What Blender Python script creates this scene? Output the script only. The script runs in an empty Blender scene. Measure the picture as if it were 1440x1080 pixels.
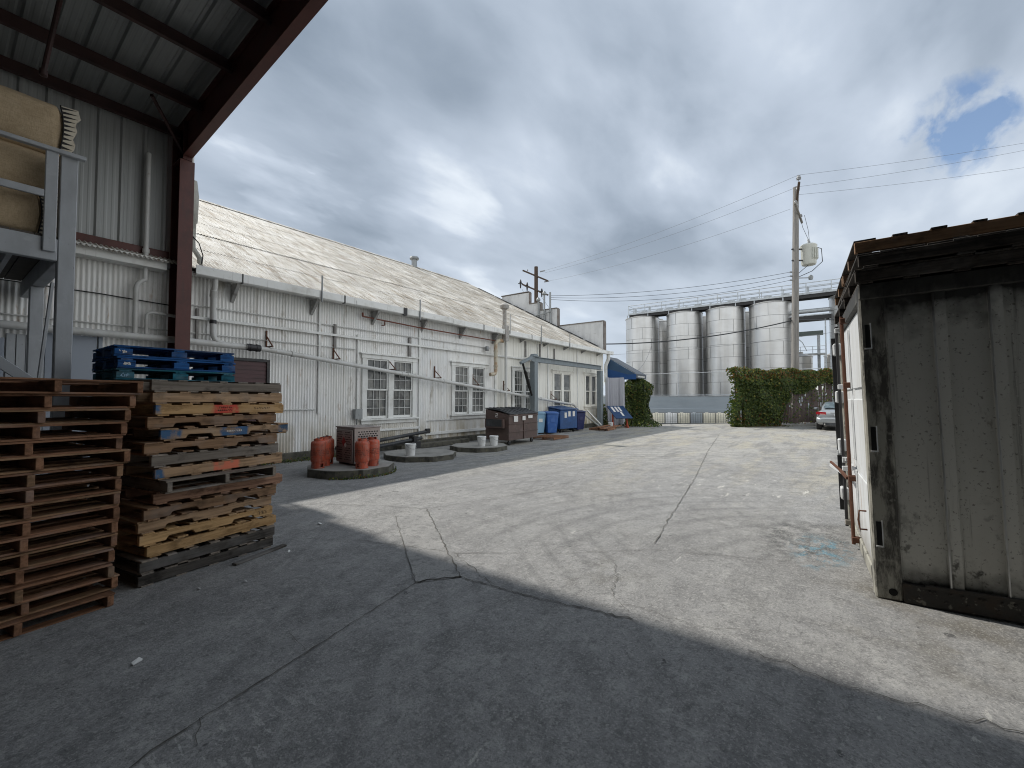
import bpy, bmesh, math, random
from mathutils import Vector, Matrix, Euler
R = math.radians
rnd = random.Random(7)
SC = bpy.context.scene
COL = SC.collection

# ------------------------------------------------------------------ node helper
class N:
    def __init__(s, tree):
        s.t = tree
        tree.nodes.clear()
    def n(s, typ, ins=None, **props):
        nd = s.t.nodes.new(typ)
        for k, v in props.items():
            setattr(nd, k, v)
        for k, v in (ins or {}).items():
            sock = nd.inputs[k]
            if isinstance(v, bpy.types.NodeSocket):
                s.t.links.new(v, sock)
            else:
                sock.default_value = v
        return nd
    def math(s, op, a, b=0.0, clamp=False):
        nd = s.n('ShaderNodeMath', {0: a, 1: b}, operation=op)
        nd.use_clamp = clamp
        return nd.outputs[0]
    def remap(s, v, lo, hi, to0=0.0, to1=1.0):
        nd = s.n('ShaderNodeMapRange', {0: v, 1: lo, 2: hi, 3: to0, 4: to1})
        nd.clamp = True
        return nd.outputs[0]
    def mix(s, fac, a, b):
        nd = s.n('ShaderNodeMix', data_type='RGBA')
        for sock, v in ((nd.inputs[0], fac), (nd.inputs[6], a), (nd.inputs[7], b)):
            if isinstance(v, bpy.types.NodeSocket):
                s.t.links.new(v, sock)
            elif sock == nd.inputs[0]:
                sock.default_value = v
            else:
                sock.default_value = (*v, 1) if len(v) == 3 else v
        return nd.outputs[2]

def c4(c):
    return (*c, 1.0)

def surf(name, base, rough=.6, metal=0., layers=(), bump=(), rand=0., coat=0., spec=.5, rough_noise=None, world=False):
    """Principled material: base colour, then layers of colour laid over it by procedural masks."""
    m = bpy.data.materials.new(name)
    m.use_nodes = True
    g = N(m.node_tree)
    out = g.n('ShaderNodeOutputMaterial')
    bs = g.n('ShaderNodeBsdfPrincipled', {'Roughness': rough, 'Metallic': metal})
    bs.inputs['Specular IOR Level'].default_value = spec
    if coat:
        bs.inputs['Coat Weight'].default_value = coat
        bs.inputs['Coat Roughness'].default_value = .1
    g.t.links.new(bs.outputs[0], out.inputs[0])
    info = g.n('ShaderNodeObjectInfo')
    pos = g.n('ShaderNodeNewGeometry').outputs['Position']
    if world:
        vec = pos
    else:
        tc = g.n('ShaderNodeTexCoord').outputs['Object']
        off = g.math('MULTIPLY', info.outputs['Random'], 57.0)
        vec = g.n('ShaderNodeVectorMath', {0: tc, 1: off}, operation='ADD').outputs[0]
    raw = g.n('ShaderNodeTexCoord').outputs['Object']
    sep_o = g.n('ShaderNodeSeparateXYZ', {0: raw}).outputs
    sep_w = g.n('ShaderNodeSeparateXYZ', {0: pos}).outputs
    def noise(scale, detail=5, roughness=.6, dist=0., seed=0.):
        sc = (scale,) * 3 if isinstance(scale, (int, float)) else scale
        mp = g.n('ShaderNodeMapping', {'Vector': vec, 'Scale': sc, 'Location': (seed * 3.1, seed * 7.7, seed * 1.3)})
        return g.n('ShaderNodeTexNoise', {'Vector': mp.outputs[0], 'Scale': 1.0, 'Detail': detail, 'Roughness': roughness, 'Distortion': dist}).outputs[0]
    def mask(k):
        kind = k.get('kind', 'noise')
        if kind == 'noise':
            v = noise(k['scale'], k.get('detail', 5), k.get('rough', .6), k.get('dist', 0.), k.get('seed', 0.))
            return g.remap(v, k['lo'], k['hi'])
        if kind == 'vor':
            sc = (k['scale'],) * 3 if isinstance(k['scale'], (int, float)) else k['scale']
            mp = g.n('ShaderNodeMapping', {'Vector': vec, 'Scale': sc})
            v = g.n('ShaderNodeTexVoronoi', {'Vector': mp.outputs[0], 'Scale': 1.0})
            return g.remap(v.outputs[0], k['lo'], k['hi'])
        if kind == 'cell':
            sc = (k['scale'],) * 3 if isinstance(k['scale'], (int, float)) else k['scale']
            mp = g.n('ShaderNodeMapping', {'Vector': vec, 'Scale': sc})
            v = g.n('ShaderNodeTexWhiteNoise', {'Vector': g.n('ShaderNodeVectorMath', {0: mp.outputs[0]}, operation='FLOOR').outputs[0]}, noise_dimensions='3D')
            return g.remap(v.outputs[0], k['lo'], k['hi'])
        if kind == 'rand':
            return g.remap(info.outputs['Random'], k.get('lo', 0.), k.get('hi', 1.))
        if kind in ('grad', 'wgrad'):
            s = (sep_o if kind == 'grad' else sep_w)['XYZ'.index(k['axis'])]
            if k.get('wob'):
                s = g.math('ADD', s, g.math('MULTIPLY', g.math('SUBTRACT', noise(k.get('wscale', 4.), 4), .5), k['wob']))
            return g.remap(s, k['lo'], k['hi'])
        if kind == 'stripe':
            w = g.math('SINE', g.math('MULTIPLY', sep_w[0], 2*math.pi/.0762))
            return g.remap(w, k['lo'], k['hi'])
        if kind == 'spot':
            p = g.n('ShaderNodeVectorMath', {0: pos, 1: (-k['c'][0], -k['c'][1], 0)}, operation='ADD').outputs[0]
            p = g.n('ShaderNodeVectorMath', {0: p, 1: (1/k['r'][0], 1/k['r'][1], 1)}, operation='MULTIPLY').outputs[0]
            ln = g.n('ShaderNodeVectorMath', {0: p}, operation='LENGTH').outputs['Value']
            return g.remap(g.math('ADD', ln, g.math('MULTIPLY', g.math('SUBTRACT', noise(3., 5), .5), .9)), 1.0, .45)
        if kind == 'ring':
            p = g.n('ShaderNodeVectorMath', {0: pos, 1: (-k['c'][0], -k['c'][1], 0)}, operation='ADD').outputs[0]
            w = g.n('ShaderNodeTexWave', {'Vector': p, 'Scale': k['scale'], 'Distortion': 1.5, 'Detail': 2., 'Detail Scale': .6}, wave_type='RINGS', rings_direction='Z')
            return g.remap(w.outputs[0], k['lo'], k['hi'])
        raise ValueError(kind)
    colr = c4(base)
    node = g.n('ShaderNodeRGB')
    node.outputs[0].default_value = colr
    cur = node.outputs[0]
    rgh = None
    for ly in layers:
        f = None
        for k in ly['m']:
            q = mask(k)
            f = q if f is None else g.math('MULTIPLY', f, q)
        f = g.math('MULTIPLY', f, ly.get('fac', 1.0), clamp=True)
        cur = g.mix(f, cur, ly['c'])
        if 'r' in ly:
            nd = g.n('ShaderNodeMix', data_type='FLOAT')
            g.t.links.new(f, nd.inputs[0])
            if rgh is None:
                nd.inputs[2].default_value = rough
            else:
                g.t.links.new(rgh, nd.inputs[2])
            nd.inputs[3].default_value = ly['r']
            rgh = nd.outputs[0]
    if rand:
        v = g.remap(info.outputs['Random'], 0., 1., 1. - rand, 1. + rand)
        hs = g.n('ShaderNodeHueSaturation', {'Color': cur, 'Value': v})
        cur = hs.outputs[0]
    g.t.links.new(cur, bs.inputs['Base Color'])
    if rough_noise:
        rgh = g.remap(noise(rough_noise[0], 4), .3, .7, rough_noise[1], rough_noise[2])
    if rgh is not None:
        g.t.links.new(rgh, bs.inputs['Roughness'])
    if bump:
        last = None
        for b in bump:
            h = noise(b[0], b[3] if len(b) > 3 else 5, .6)
            nd = g.n('ShaderNodeBump', {'Height': h, 'Strength': b[1], 'Distance': b[2]})
            if last is not None:
                g.t.links.new(last, nd.inputs['Normal'])
            last = nd.outputs[0]
        g.t.links.new(last, bs.inputs['Normal'])
    return m

L = lambda c, fac, *m, **k: dict(c=c, fac=fac, m=m, **k)
def nz(scale, lo, hi, **k): return dict(kind='noise', scale=scale, lo=lo, hi=hi, **k)
def gr(axis, lo, hi, **k): return dict(kind='grad', axis=axis, lo=lo, hi=hi, **k)
def wg(axis, lo, hi, **k): return dict(kind='wgrad', axis=axis, lo=lo, hi=hi, **k)

# ------------------------------------------------------------------ mesh helper
class MB:
    def __init__(s):
        s.v = []; s.f = []; s.mi = []
    def add(s, vs, fs, mi=0, M=None):
        b = len(s.v)
        s.v += [tuple(M @ Vector(p)) if M else tuple(p) for p in vs]
        s.f += [tuple(b + i for i in f) for f in fs]
        s.mi += [mi] * len(fs)
        return s
    def box(s, x0, y0, z0, x1, y1, z1, mi=0, M=None):
        x0, x1 = min(x0, x1), max(x0, x1); y0, y1 = min(y0, y1), max(y0, y1); z0, z1 = min(z0, z1), max(z0, z1)
        return s.add([(x0,y0,z0),(x1,y0,z0),(x1,y1,z0),(x0,y1,z0),(x0,y0,z1),(x1,y0,z1),(x1,y1,z1),(x0,y1,z1)],
                     [(3,2,1,0),(4,5,6,7),(0,1,5,4),(1,2,6,5),(2,3,7,6),(3,0,4,7)], mi, M)
    def bar(s, p, q, w, h, up=(0,0,1), mi=0):
        p, q = Vector(p), Vector(q); d = (q - p).normalized(); u = Vector(up)
        if abs(d.dot(u)) > .98: u = Vector((1,0,0))
        a = d.cross(u).normalized(); b = a.cross(d).normalized()
        vs = []
        for c in (p, q):
            for i, j in ((-1,-1),(1,-1),(1,1),(-1,1)):
                vs.append(c + a * (i * w / 2) + b * (j * h / 2))
        return s.add(vs, [(3,2,1,0),(4,5,6,7),(0,1,5,4),(1,2,6,5),(2,3,7,6),(3,0,4,7)], mi)
    def tube(s, pts, r, n=10, mi=0, caps=True):
        P = [Vector(p) for p in pts]
        rs = r if isinstance(r, (list, tuple)) else [r] * len(P)
        t0 = (P[1] - P[0]).normalized()
        u = Vector((0,0,1)) if abs(t0.z) < .9 else Vector((1,0,0))
        a = t0.cross(u).normalized()
        vs = []; fs = []
        for i, p in enumerate(P):
            if i == 0: t = P[1] - P[0]
            elif i == len(P) - 1: t = P[-1] - P[-2]
            else: t = (P[i+1] - P[i]).normalized() + (P[i] - P[i-1]).normalized()
            t.normalize()
            a = (a - t * a.dot(t)).normalized(); b = t.cross(a)
            for k in range(n):
                w = 2 * math.pi * k / n
                vs.append(p + (a * math.cos(w) + b * math.sin(w)) * rs[i])
        for i in range(len(P) - 1):
            for k in range(n):
                k2 = (k + 1) % n
                fs.append((i*n+k, i*n+k2, (i+1)*n+k2, (i+1)*n+k))
        if caps:
            fs.append(tuple(range(n))[::-1]); fs.append(tuple((len(P)-1)*n + k for k in range(n)))
        return s.add(vs, fs, mi)
    def lathe(s, prof, n=24, c=(0,0,0), mi=0, M=None):
        vs = []; fs = []
        for r, z in prof:
            for k in range(n):
                w = 2 * math.pi * k / n
                vs.append((c[0] + r * math.cos(w), c[1] + r * math.sin(w), c[2] + z))
        m = len(prof)
        for i in range(m - 1):
            for k in range(n):
                k2 = (k + 1) % n
                fs.append((i*n+k, i*n+k2, (i+1)*n+k2, (i+1)*n+k))
        if prof[0][0] > 1e-4: fs.append(tuple(range(n))[::-1])
        if prof[-1][0] > 1e-4: fs.append(tuple((m-1)*n + k for k in range(n)))
        return s.add(vs, fs, mi, M)
    def prism(s, poly, axis, a, b, mi=0, M=None):
        """poly: 2-D outline; axis: the axis it is pushed along, from a to b."""
        def mk(p, t):
            return {'x': (t, p[0], p[1]), 'y': (p[0], t, p[1]), 'z': (p[0], p[1], t)}[axis]
        n = len(poly)
        vs = [mk(p, a) for p in poly] + [mk(p, b) for p in poly]
        fs = [tuple(range(n))[::-1], tuple(range(n, 2*n))] + [(i, (i+1) % n, n + (i+1) % n, n + i) for i in range(n)]
        return s.add(vs, fs, mi, M)
    def build(s, name, mats, parent=None, bevel=0., smooth=None, local=False, fixn=True):
        me = mesh_of(s, name, mats, parent, bevel, smooth, local, fixn)
        return link(name, me, parent)

def root_off(o):
    v = Vector((0,0,0))
    while o is not None:
        v += o.location; o = o.parent
    return v

def mesh_of(s, name, mats, parent=None, bevel=0., smooth=None, local=False, fixn=True):
    off = Vector((0,0,0)) if (local or parent is None) else root_off(parent)
    me = bpy.data.meshes.new(name)
    me.from_pydata([tuple(Vector(v) - off) for v in s.v], [], s.f)
    mats = mats if isinstance(mats, (list, tuple)) else [mats]
    for m in mats: me.materials.append(m)
    if len(mats) > 1: me.polygons.foreach_set('material_index', s.mi)
    if bevel or fixn:
        bm = bmesh.new(); bm.from_mesh(me)
        if fixn: bmesh.ops.recalc_face_normals(bm, faces=bm.faces)
        if bevel:
            ed = [e for e in bm.edges if len(e.link_faces) == 2 and e.calc_face_angle(0) > .6]
            bmesh.ops.bevel(bm, geom=ed, offset=bevel, segments=1, affect='EDGES', clamp_overlap=True)
        bm.to_mesh(me); bm.free()
    if smooth:
        me.polygons.foreach_set('use_smooth', [True] * len(me.polygons))
        me.set_sharp_from_angle(angle=R(smooth))
    me.update()
    return me

def link(name, me, parent=None, loc=None, rot=None):
    o = bpy.data.objects.new(name, me); COL.objects.link(o)
    if parent is not None: o.parent = parent
    if loc is not None: o.location = loc
    if rot is not None: o.rotation_euler = rot
    return o

def tag(o, label=None, cat=None, group=None, kind=None):
    if label: o['label'] = label
    if cat: o['category'] = cat
    if group: o['group'] = group
    if kind: o['kind'] = kind
    return o

def thing(name, label, cat, loc=(0,0,0), rz=0., group=None):
    o = bpy.data.objects.new(name, None); COL.objects.link(o)
    o.empty_display_size = .2
    o.location = loc; o.rotation_euler = (0, 0, rz)
    return tag(o, label, cat, group)

def copy_tree(o, parent=None):
    c = o.copy(); COL.objects.link(c)
    if parent is not None: c.parent = parent
    for ch in [k for k in bpy.data.objects if k.parent == o]:
        copy_tree(ch, c)
    return c

# ------------------------------------------------------------------ materials
def wood(name, base, dark, axis, light=None, extra=(), rand=.18):
    sc = [34, 34, 34]; sc['xyz'.index(axis)] = 1.6
    lys = [L(dark, .85, nz(tuple(sc), .44, .62, detail=7, rough=.68)),
           L(light or tuple(min(1, c * 1.45) for c in base), .55, nz(tuple(v * .5 for v in sc), .55, .75, seed=3)),
           L(tuple(c * .55 for c in dark), .85, nz((5,5,9), .54, .68, seed=5, detail=7)), L(tuple(.5*c + .16 for c in base), .55, nz(2.2, .52, .68, seed=8, detail=6)),
           L(dark, .7, dict(kind='vor', scale=(5.5, 5.5, 5.5), lo=.16, hi=.05))]
    return surf(name, base, .82, layers=lys + list(extra), bump=[(tuple(sc), .35, .004)], rand=rand, spec=.25)

RED, TAN, GREY, BLK, YEL = (.27,.142,.082), (.38,.25,.15), (.24,.205,.17), (.095,.085,.075), (.47,.30,.145)
DK = {'red': (.14,.068,.036), 'tan': (.20,.13,.075), 'grey': (.13,.11,.09), 'black': (.035,.031,.027), 'yellow': (.32,.19,.08), 'burnt': (.012,.011,.010), 'brown': (.15,.09,.05), 'pink': (.16,.085,.055), 'blue': (.006,.02,.06), 'teal': (.006,.04,.06)}
BASE = {'red': RED, 'tan': TAN, 'grey': GREY, 'black': BLK, 'yellow': YEL, 'burnt': (.080,.068,.057), 'brown': (.29,.175,.10), 'pink': (.40,.235,.155), 'blue': (.02,.10,.29), 'teal': (.018,.14,.20)}
WM = {}
def wm(kind, axis):
    k = kind + axis
    if k not in WM:
        WM[k] = wood('wood_' + kind + '_' + axis, BASE[kind], DK[kind], axis)
    return WM[k]

WHITEP = surf('white_paint', (.76,.77,.75), .55, layers=[L((.40,.38,.33), .55, nz(2.2, .5, .72)), L((.25,.16,.09), .5, nz(9, .66, .75, seed=2)), L((.30,.28,.24), .5, nz((14,14,1.2), .58, .75, seed=4))], bump=[(40, .12, .003)])
CORR = surf('white_corrugated_iron', (.84,.84,.82), .5, layers=[
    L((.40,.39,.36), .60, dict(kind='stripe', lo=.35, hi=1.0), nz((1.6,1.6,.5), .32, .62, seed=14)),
    L((.60,.585,.54), .5, nz((5,5,.35), .48, .70, detail=7)),
    L((.70,.72,.74), .5, nz((1.1,1.1,.5), .5, .66, seed=8)),
    L((.33,.30,.25), .6, nz((9,9,.22), .60, .72, seed=2, detail=7)),
    L((.36,.22,.12), .7, nz((7,7,1.3), .63, .72, seed=6)),
    L((.37,.31,.20), .85, wg('Z', 1.15, .25, wob=1.2, wscale=1.6), nz((4,4,.6), .36, .58, seed=9)),
    L((.28,.24,.18), .6, nz((2.2,2.2,.8), .58, .68, seed=23, detail=8, rough=.7)),
    ], bump=[(26, .12, .004)], world=True)
PLANK = surf('white_board_siding', (.82,.81,.75), .6, layers=[
    L((.58,.555,.48), .5, nz((7,7,.4), .48, .7, detail=6)),
    L((.30,.27,.21), .6, nz((10,10,.3), .60, .74, seed=2)),
    L((.40,.27,.13), .5, nz((6,6,1.5), .65, .76, seed=6)),
    L((.38,.31,.18), .9, wg('Z', 1.5, .3, wob=1.3, wscale=1.5), nz((4,4,.6), .34, .6, seed=9)),
    ], bump=[(26, .15, .004)], world=True)
ROOFM = surf('weathered_roof_iron', (.66,.645,.60), .75, spec=.25, layers=[
    L((.50,.455,.375), .7, nz((1.2,.5,.9), .42, .62, detail=8, rough=.7)),
    L((.76,.75,.72), .6, nz((1.1,1.6,2.6), .54, .64, seed=3, detail=7, rough=.68)),
    L((.27,.22,.16), .85, nz((9,.75,1.3), .515, .62, seed=2, detail=7, rough=.65)),
    L((.22,.19,.15), .8, nz((3.0,.5,.9), .555, .66, seed=13, detail=8, rough=.7)),
    L((.30,.20,.10), .75, nz((2.5,.30,.55), .60, .70, seed=5, detail=6)),
    L((.16,.145,.12), .8, nz((1.1,11,11), .55, .65, seed=7, detail=7, rough=.65)),
    L((.22,.21,.15), .6, nz((4,3,3), .60, .68, seed=9, detail=8, rough=.7)),
    L((.80,.80,.79), .6, nz((16,1.2,2.), .54, .66, seed=11, detail=6)),
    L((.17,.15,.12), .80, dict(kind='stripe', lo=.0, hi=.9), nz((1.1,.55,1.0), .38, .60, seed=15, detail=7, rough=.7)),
    ], bump=[(14, .2, .008)], world=True)
CONC = surf('old_concrete', (.31,.30,.275), .85, layers=[
    L((.20,.195,.18), .7, nz(2.3, .45, .68, detail=7)), L((.42,.41,.37), .55, nz(5, .55, .7, seed=3)),
    L((.10,.10,.085), .75, nz(1.4, .58, .72, seed=6))], bump=[(60, .35, .004), (8, .3, .01)])
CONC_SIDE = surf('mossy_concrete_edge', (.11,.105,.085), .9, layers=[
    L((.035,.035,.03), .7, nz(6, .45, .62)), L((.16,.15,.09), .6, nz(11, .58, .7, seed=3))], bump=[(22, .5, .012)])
GROUND = surf('yard_concrete', (.285,.285,.280), .88, world=True, spec=.3, layers=[
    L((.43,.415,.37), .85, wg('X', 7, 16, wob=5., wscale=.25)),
    L((0.181,0.181,0.179), .45, nz(.33, .42, .66, detail=8, dist=.5)),
    L((0.348,0.344,0.325), .6, nz((.9,1.5,1), .52, .72, detail=8, seed=2)),
    L((0.407,0.375,0.289), .9, nz((.35,1.4,1), .47, .60, detail=8, seed=12), wg('X', 5.5, 13)),
    L((0.181,0.176,0.167), .8, nz((.5,2.2,1), .52, .62, detail=8, seed=31), wg('X', 6, 13)),
    L((0.136,0.136,0.134), .55, nz((1.4,.6,1), .56, .74, detail=8, seed=4, dist=1.)),
    L((0.163,0.163,0.160), .60, nz((2.2,2.2,1), .48, .62, detail=9, rough=.72, seed=33)),
    L((0.380,0.380,0.366), .65, nz((5,5,1), .52, .64, detail=8, rough=.7, seed=35)),
    L((0.127,0.127,0.127), .55, nz((13,13,1), .52, .63, detail=7, rough=.7, seed=37)),
    L((0.425,0.416,0.398), .50, nz((27,27,1), .53, .64, detail=5, rough=.7, seed=39)),
    L((0.108,0.108,0.108), .35, nz((7,45,1), .58, .68, detail=5, rough=.6, seed=41)),
    L((0.136,0.136,0.136), .42, dict(kind='ring', c=(4.5,-12.5), scale=.75, lo=.72, hi=.98), nz(.5, .46, .62, seed=15)),
    L((0.136,0.136,0.136), .40, dict(kind='ring', c=(9.5,-14.5), scale=1.1, lo=.75, hi=.98), nz(.4, .48, .6, seed=17)),
    L((0.099,0.099,0.102), .45, nz((.22,1.6,1), .60, .74, detail=6, seed=21)),
    L((0.542,0.533,0.497), .8, nz((3.5,9,1), .69, .72, detail=4, seed=9), nz(.55, .52, .6, seed=11)),
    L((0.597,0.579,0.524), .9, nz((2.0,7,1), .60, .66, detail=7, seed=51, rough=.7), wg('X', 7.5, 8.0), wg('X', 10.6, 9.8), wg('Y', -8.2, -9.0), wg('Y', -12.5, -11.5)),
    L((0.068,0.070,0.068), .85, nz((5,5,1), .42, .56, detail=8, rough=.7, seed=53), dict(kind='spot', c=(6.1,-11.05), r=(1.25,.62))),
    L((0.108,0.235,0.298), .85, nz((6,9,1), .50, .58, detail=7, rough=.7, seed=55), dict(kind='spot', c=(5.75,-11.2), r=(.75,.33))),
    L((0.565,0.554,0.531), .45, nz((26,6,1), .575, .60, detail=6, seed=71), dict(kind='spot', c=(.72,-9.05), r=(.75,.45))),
    L((0.416,0.407,0.380), .7, nz((9,9,1), .58, .64, detail=6, seed=57), dict(kind='spot', c=(6.3,-11.0), r=(1.1,.5))),
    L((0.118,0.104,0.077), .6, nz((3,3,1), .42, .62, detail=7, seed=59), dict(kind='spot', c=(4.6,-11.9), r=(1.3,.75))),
    L((0.154,0.149,0.136), .6, nz((4,4,1), .46, .62, detail=8, rough=.7, seed=61), dict(kind='spot', c=(3.9,-9.6), r=(.7,.45))),
    L((.10,.10,.10), .6, nz((1.1,1.1,1), .60, .70, detail=8, rough=.68, seed=81)),
    L((.07,.07,.07), .85, nz((5.5,5.5,1), .70, .735, detail=3, seed=83)),
    L((.37,.37,.36), .35, nz((.7,2.8,1), .53, .68, detail=8, rough=.7, seed=85)),
    L((0.118,0.118,0.118), .60, nz(75, .52, .62, detail=4, rough=.7, seed=5)),
    L((0.416,0.407,0.389), .60, nz(60, .53, .63, detail=4, rough=.7, seed=6)),
    ], bump=[(95, .6, .006, 5), (14, .45, .014, 8), (1.3, .2, .03)])
PATCH = surf('concrete_patch', (.315,.312,.30), .88, world=True, layers=[
    L((.19,.19,.187), .7, nz(1.5, .42, .62, detail=8)), L((.35,.345,.33), .6, nz(6, .52, .66, seed=3, detail=8)), L((.13,.13,.13), .6, nz(13, .53, .63, detail=7, seed=8)),
    L((.11,.11,.11), .75, nz(75, .52, .63, detail=4, rough=.7, seed=5))], bump=[(95, .35, .004), (9, .3, .012)])
CRACK = surf('crack_dirt', (.085,.08,.07), .95, world=True, layers=[L((.16,.155,.14), .9, nz(9, .46, .6, detail=7))])
ASPH = surf('asphalt', (.06,.06,.06), .9, world=True, layers=[L((.10,.10,.095), .6, nz(1.2, .45, .65))], bump=[(80, .3, .005)])
REDST = surf('red_oxide_steel', (.095,.027,.021), .55, layers=[L((.06,.018,.014), .7, nz(3, .45, .65)), L((.17,.055,.035), .5, nz(14, .6, .72, seed=3)), L((.05,.03,.025), .6, nz((9,9,1), .58, .72, seed=5))], bump=[(50, .1, .002)])
DARKST = surf('dark_red_steel', (.05,.022,.02), .6, layers=[L((.025,.014,.013), .7, nz(3, .45, .65))])
GALV = surf('galvanised_roof_sheet', (.30,.315,.315), .45, metal=.35, layers=[L((.22,.235,.235), .6, nz((1.5,.5,2), .45, .65, detail=6)), L((.17,.17,.16), .5, nz(5, .6, .74, seed=3))], world=True)
WPANEL = surf('grey_wall_sheet', (.40,.415,.41), .5, metal=.1, layers=[L((.29,.30,.30), .6, nz((3,3,.4), .45, .68, detail=6)), L((.22,.20,.17), .5, nz((8,8,.5), .62, .76, seed=3))], world=True)
GREYP = surf('grey_painted_timber', (.42,.44,.46), .6, layers=[L((.30,.31,.32), .6, nz((4,4,1.5), .45, .68, detail=6)), L((.10,.095,.09), .7, nz(12, .67, .73, seed=3)), L((.50,.52,.53), .5, nz(7, .58, .7, seed=6))], bump=[(40, .15, .003)])
PVC = surf('white_pipe_paint', (.58,.585,.57), .45, layers=[L((.38,.37,.33), .6, nz((3,3,2), .48, .7, detail=6)), L((.30,.24,.16), .5, nz(9, .64, .74, seed=3))])
RUSTPIPE = surf('rust_stained_pipe', (.50,.46,.36), .6, layers=[L((.34,.19,.09), .8, nz(5, .45, .65)), L((.18,.09,.05), .6, nz(12, .6, .72, seed=3))])
RUST = surf('rust', (.13,.055,.032), .85, layers=[L((.10,.045,.025), .8, nz(8, .45, .65)), L((.22,.11,.06), .5, nz(20, .6, .7, seed=2))], bump=[(50, .3, .003)])
REDPIPE = surf('red_brown_pipe', (.17,.055,.035), .6, layers=[L((.09,.04,.03), .6, nz(7, .5, .7))])
DARKMET = surf('dark_metal', (.035,.035,.037), .5, metal=.3, layers=[L((.08,.07,.06), .5, nz(8, .55, .7))])
GREYMET = surf('grey_metal', (.27,.285,.29), .45, metal=.45, layers=[L((.17,.175,.175), .6, nz((6,6,1.5), .48, .68)), L((.20,.12,.07), .5, nz(9, .66, .74, seed=3))])
GANTRY = surf('grey_blue_steel_paint', (.20,.235,.255), .5, layers=[L((.13,.15,.16), .6, nz((5,5,1.), .48, .68)), L((.30,.33,.34), .4, nz(11, .6, .72, seed=2))])
GLASS = surf('dusty_window_glass', (.085,.09,.09), .12, layers=[
    L((.21,.215,.205), .75, dict(kind='cell', scale=(4.3,4.3,3.6), lo=.35, hi=1.)),
    L((.30,.29,.26), .6, nz((2.4,2.4,2.0), .55, .68, detail=3)), L((.20,.19,.17), .5, nz((1.2,1.2,5), .5, .7, seed=5)),
    L((.03,.03,.032), .8, nz((2.2,2.2,1.6), .58, .64, seed=9, detail=2))], rough_noise=(5, .06, .3), world=True)
MAROON = surf('maroon_shutter', (.075,.028,.032), .5, layers=[L((.045,.02,.022), .6, nz((2,2,12), .45, .65))])
BLUEDOOR = surf('grey_blue_door_paint', (.33,.37,.43), .55, layers=[L((.26,.29,.34), .6, nz((2,2,1), .45, .65)), L((.20,.20,.20), .5, nz(9, .66, .74, seed=4))])
BURLAP = surf('burlap', (.58,.455,.30), .95, layers=[L((.43,.325,.205), .6, nz(4, .42, .66, detail=7)), L((.58,.47,.33), .5, nz(9, .56, .72, seed=3)), L((.34,.25,.155), .35, nz((160,160,18), .5, .62, detail=2)), L((.34,.25,.155), .35, nz((18,18,160), .5, .62, detail=2, seed=3))], bump=[(150, .3, .004, 2), (7, .45, .03)], spec=.1)
SACKEND = surf('pale_sack_hem', (.50,.45,.36), .95, layers=[L((.38,.33,.25), .6, nz(8, .45, .66))], bump=[(60, .3, .004)], spec=.1)
BLACKCORD = surf('black_stitching', (.02,.018,.017), .9)
ORANGE = surf('faded_orange_cylinder_paint', (.47,.085,.040), .55, layers=[L((.36,.15,.11), .75, nz(9, .45, .66)), L((.20,.055,.032), .75, nz((12,12,5), .55, .66, seed=3, detail=7)), L((.55,.36,.28), .6, nz((20,20,9), .62, .68, seed=33, detail=6)), L((.52,.24,.16), .4, nz(14, .6, .72, seed=5)), L((.15,.05,.035), .55, gr('Z', .30, .36), gr('Z', .46, .40), nz((60,60,26), .50, .56, detail=2, seed=6))], bump=[(30, .1, .003)], rand=.15)
CYLDARK = surf('cylinder_opening_dark', (.03,.012,.01), .8)
CABMET = surf('stainless_cabinet', (.34,.295,.275), .4, metal=.35, layers=[L((.25,.21,.20), .7, nz((2,2,1.5), .42, .66)), L((.46,.45,.43), .5, nz(6, .58, .72, seed=3))])
BLACK = surf('black_hole', (.008,.008,.008), .9)
DIARED = surf('red_placard', (.33,.03,.03), .5)
DIAWHITE = surf('white_placard', (.75,.74,.70), .5)
BUCKET = surf('white_plastic', (.74,.75,.74), .4, layers=[L((.55,.55,.53), .5, nz(9, .5, .7))])
BROWNBIN = surf('brown_dumpster_paint', (.105,.068,.058), .55, layers=[L((.06,.042,.038), .6, nz(3, .44, .66)), L((.17,.13,.115), .6, nz(8, .58, .72, seed=3)), L((.20,.11,.07), .5, nz(15, .66, .75, seed=5))])
BLKPLASTIC = surf('black_plastic_lid', (.028,.030,.033), .5, layers=[L((.10,.105,.11), .6, nz(3, .48, .68))], bump=[(5, .2, .02)])
BLUEBIN = surf('blue_dumpster_paint', (.013,.06,.18), .45, layers=[L((.02,.09,.27), .6, nz(4, .46, .66)), L((.015,.03,.10), .6, nz(8, .58, .72, seed=3)), L((.20,.22,.25), .5, nz(16, .68, .75, seed=5))])
BINBLUE = surf('blue_bin_plastic', (.035,.12,.38), .4, layers=[L((.10,.20,.42), .6, nz(6, .5, .7))])
BINLIGHT = surf('light_blue_bin_plastic', (.24,.42,.58), .45, layers=[L((.33,.50,.63), .5, nz(6, .5, .7))])
BINNAVY = surf('navy_bin_plastic', (.012,.018,.085), .4, layers=[L((.03,.035,.12), .5, nz(6, .5, .7))])
PAPER = surf('paper_sticker', (.72,.71,.68), .6, layers=[L((.45,.42,.40), .7, nz((30,30,50), .54, .62, detail=2))])
RUBBER = surf('rubber', (.02,.02,.02), .7)
AWNBLUE = surf('blue_awning_canvas', (.04,.085,.155), .8, layers=[L((.06,.115,.19), .5, nz(2, .45, .65))])
AWNBRIGHT = surf('bright_blue_canvas', (.015,.075,.23), .7)
AWNGREY = surf('grey_awning_edge', (.09,.105,.125), .8, layers=[L((.15,.155,.16), .5, nz(5, .5, .7))])
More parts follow.
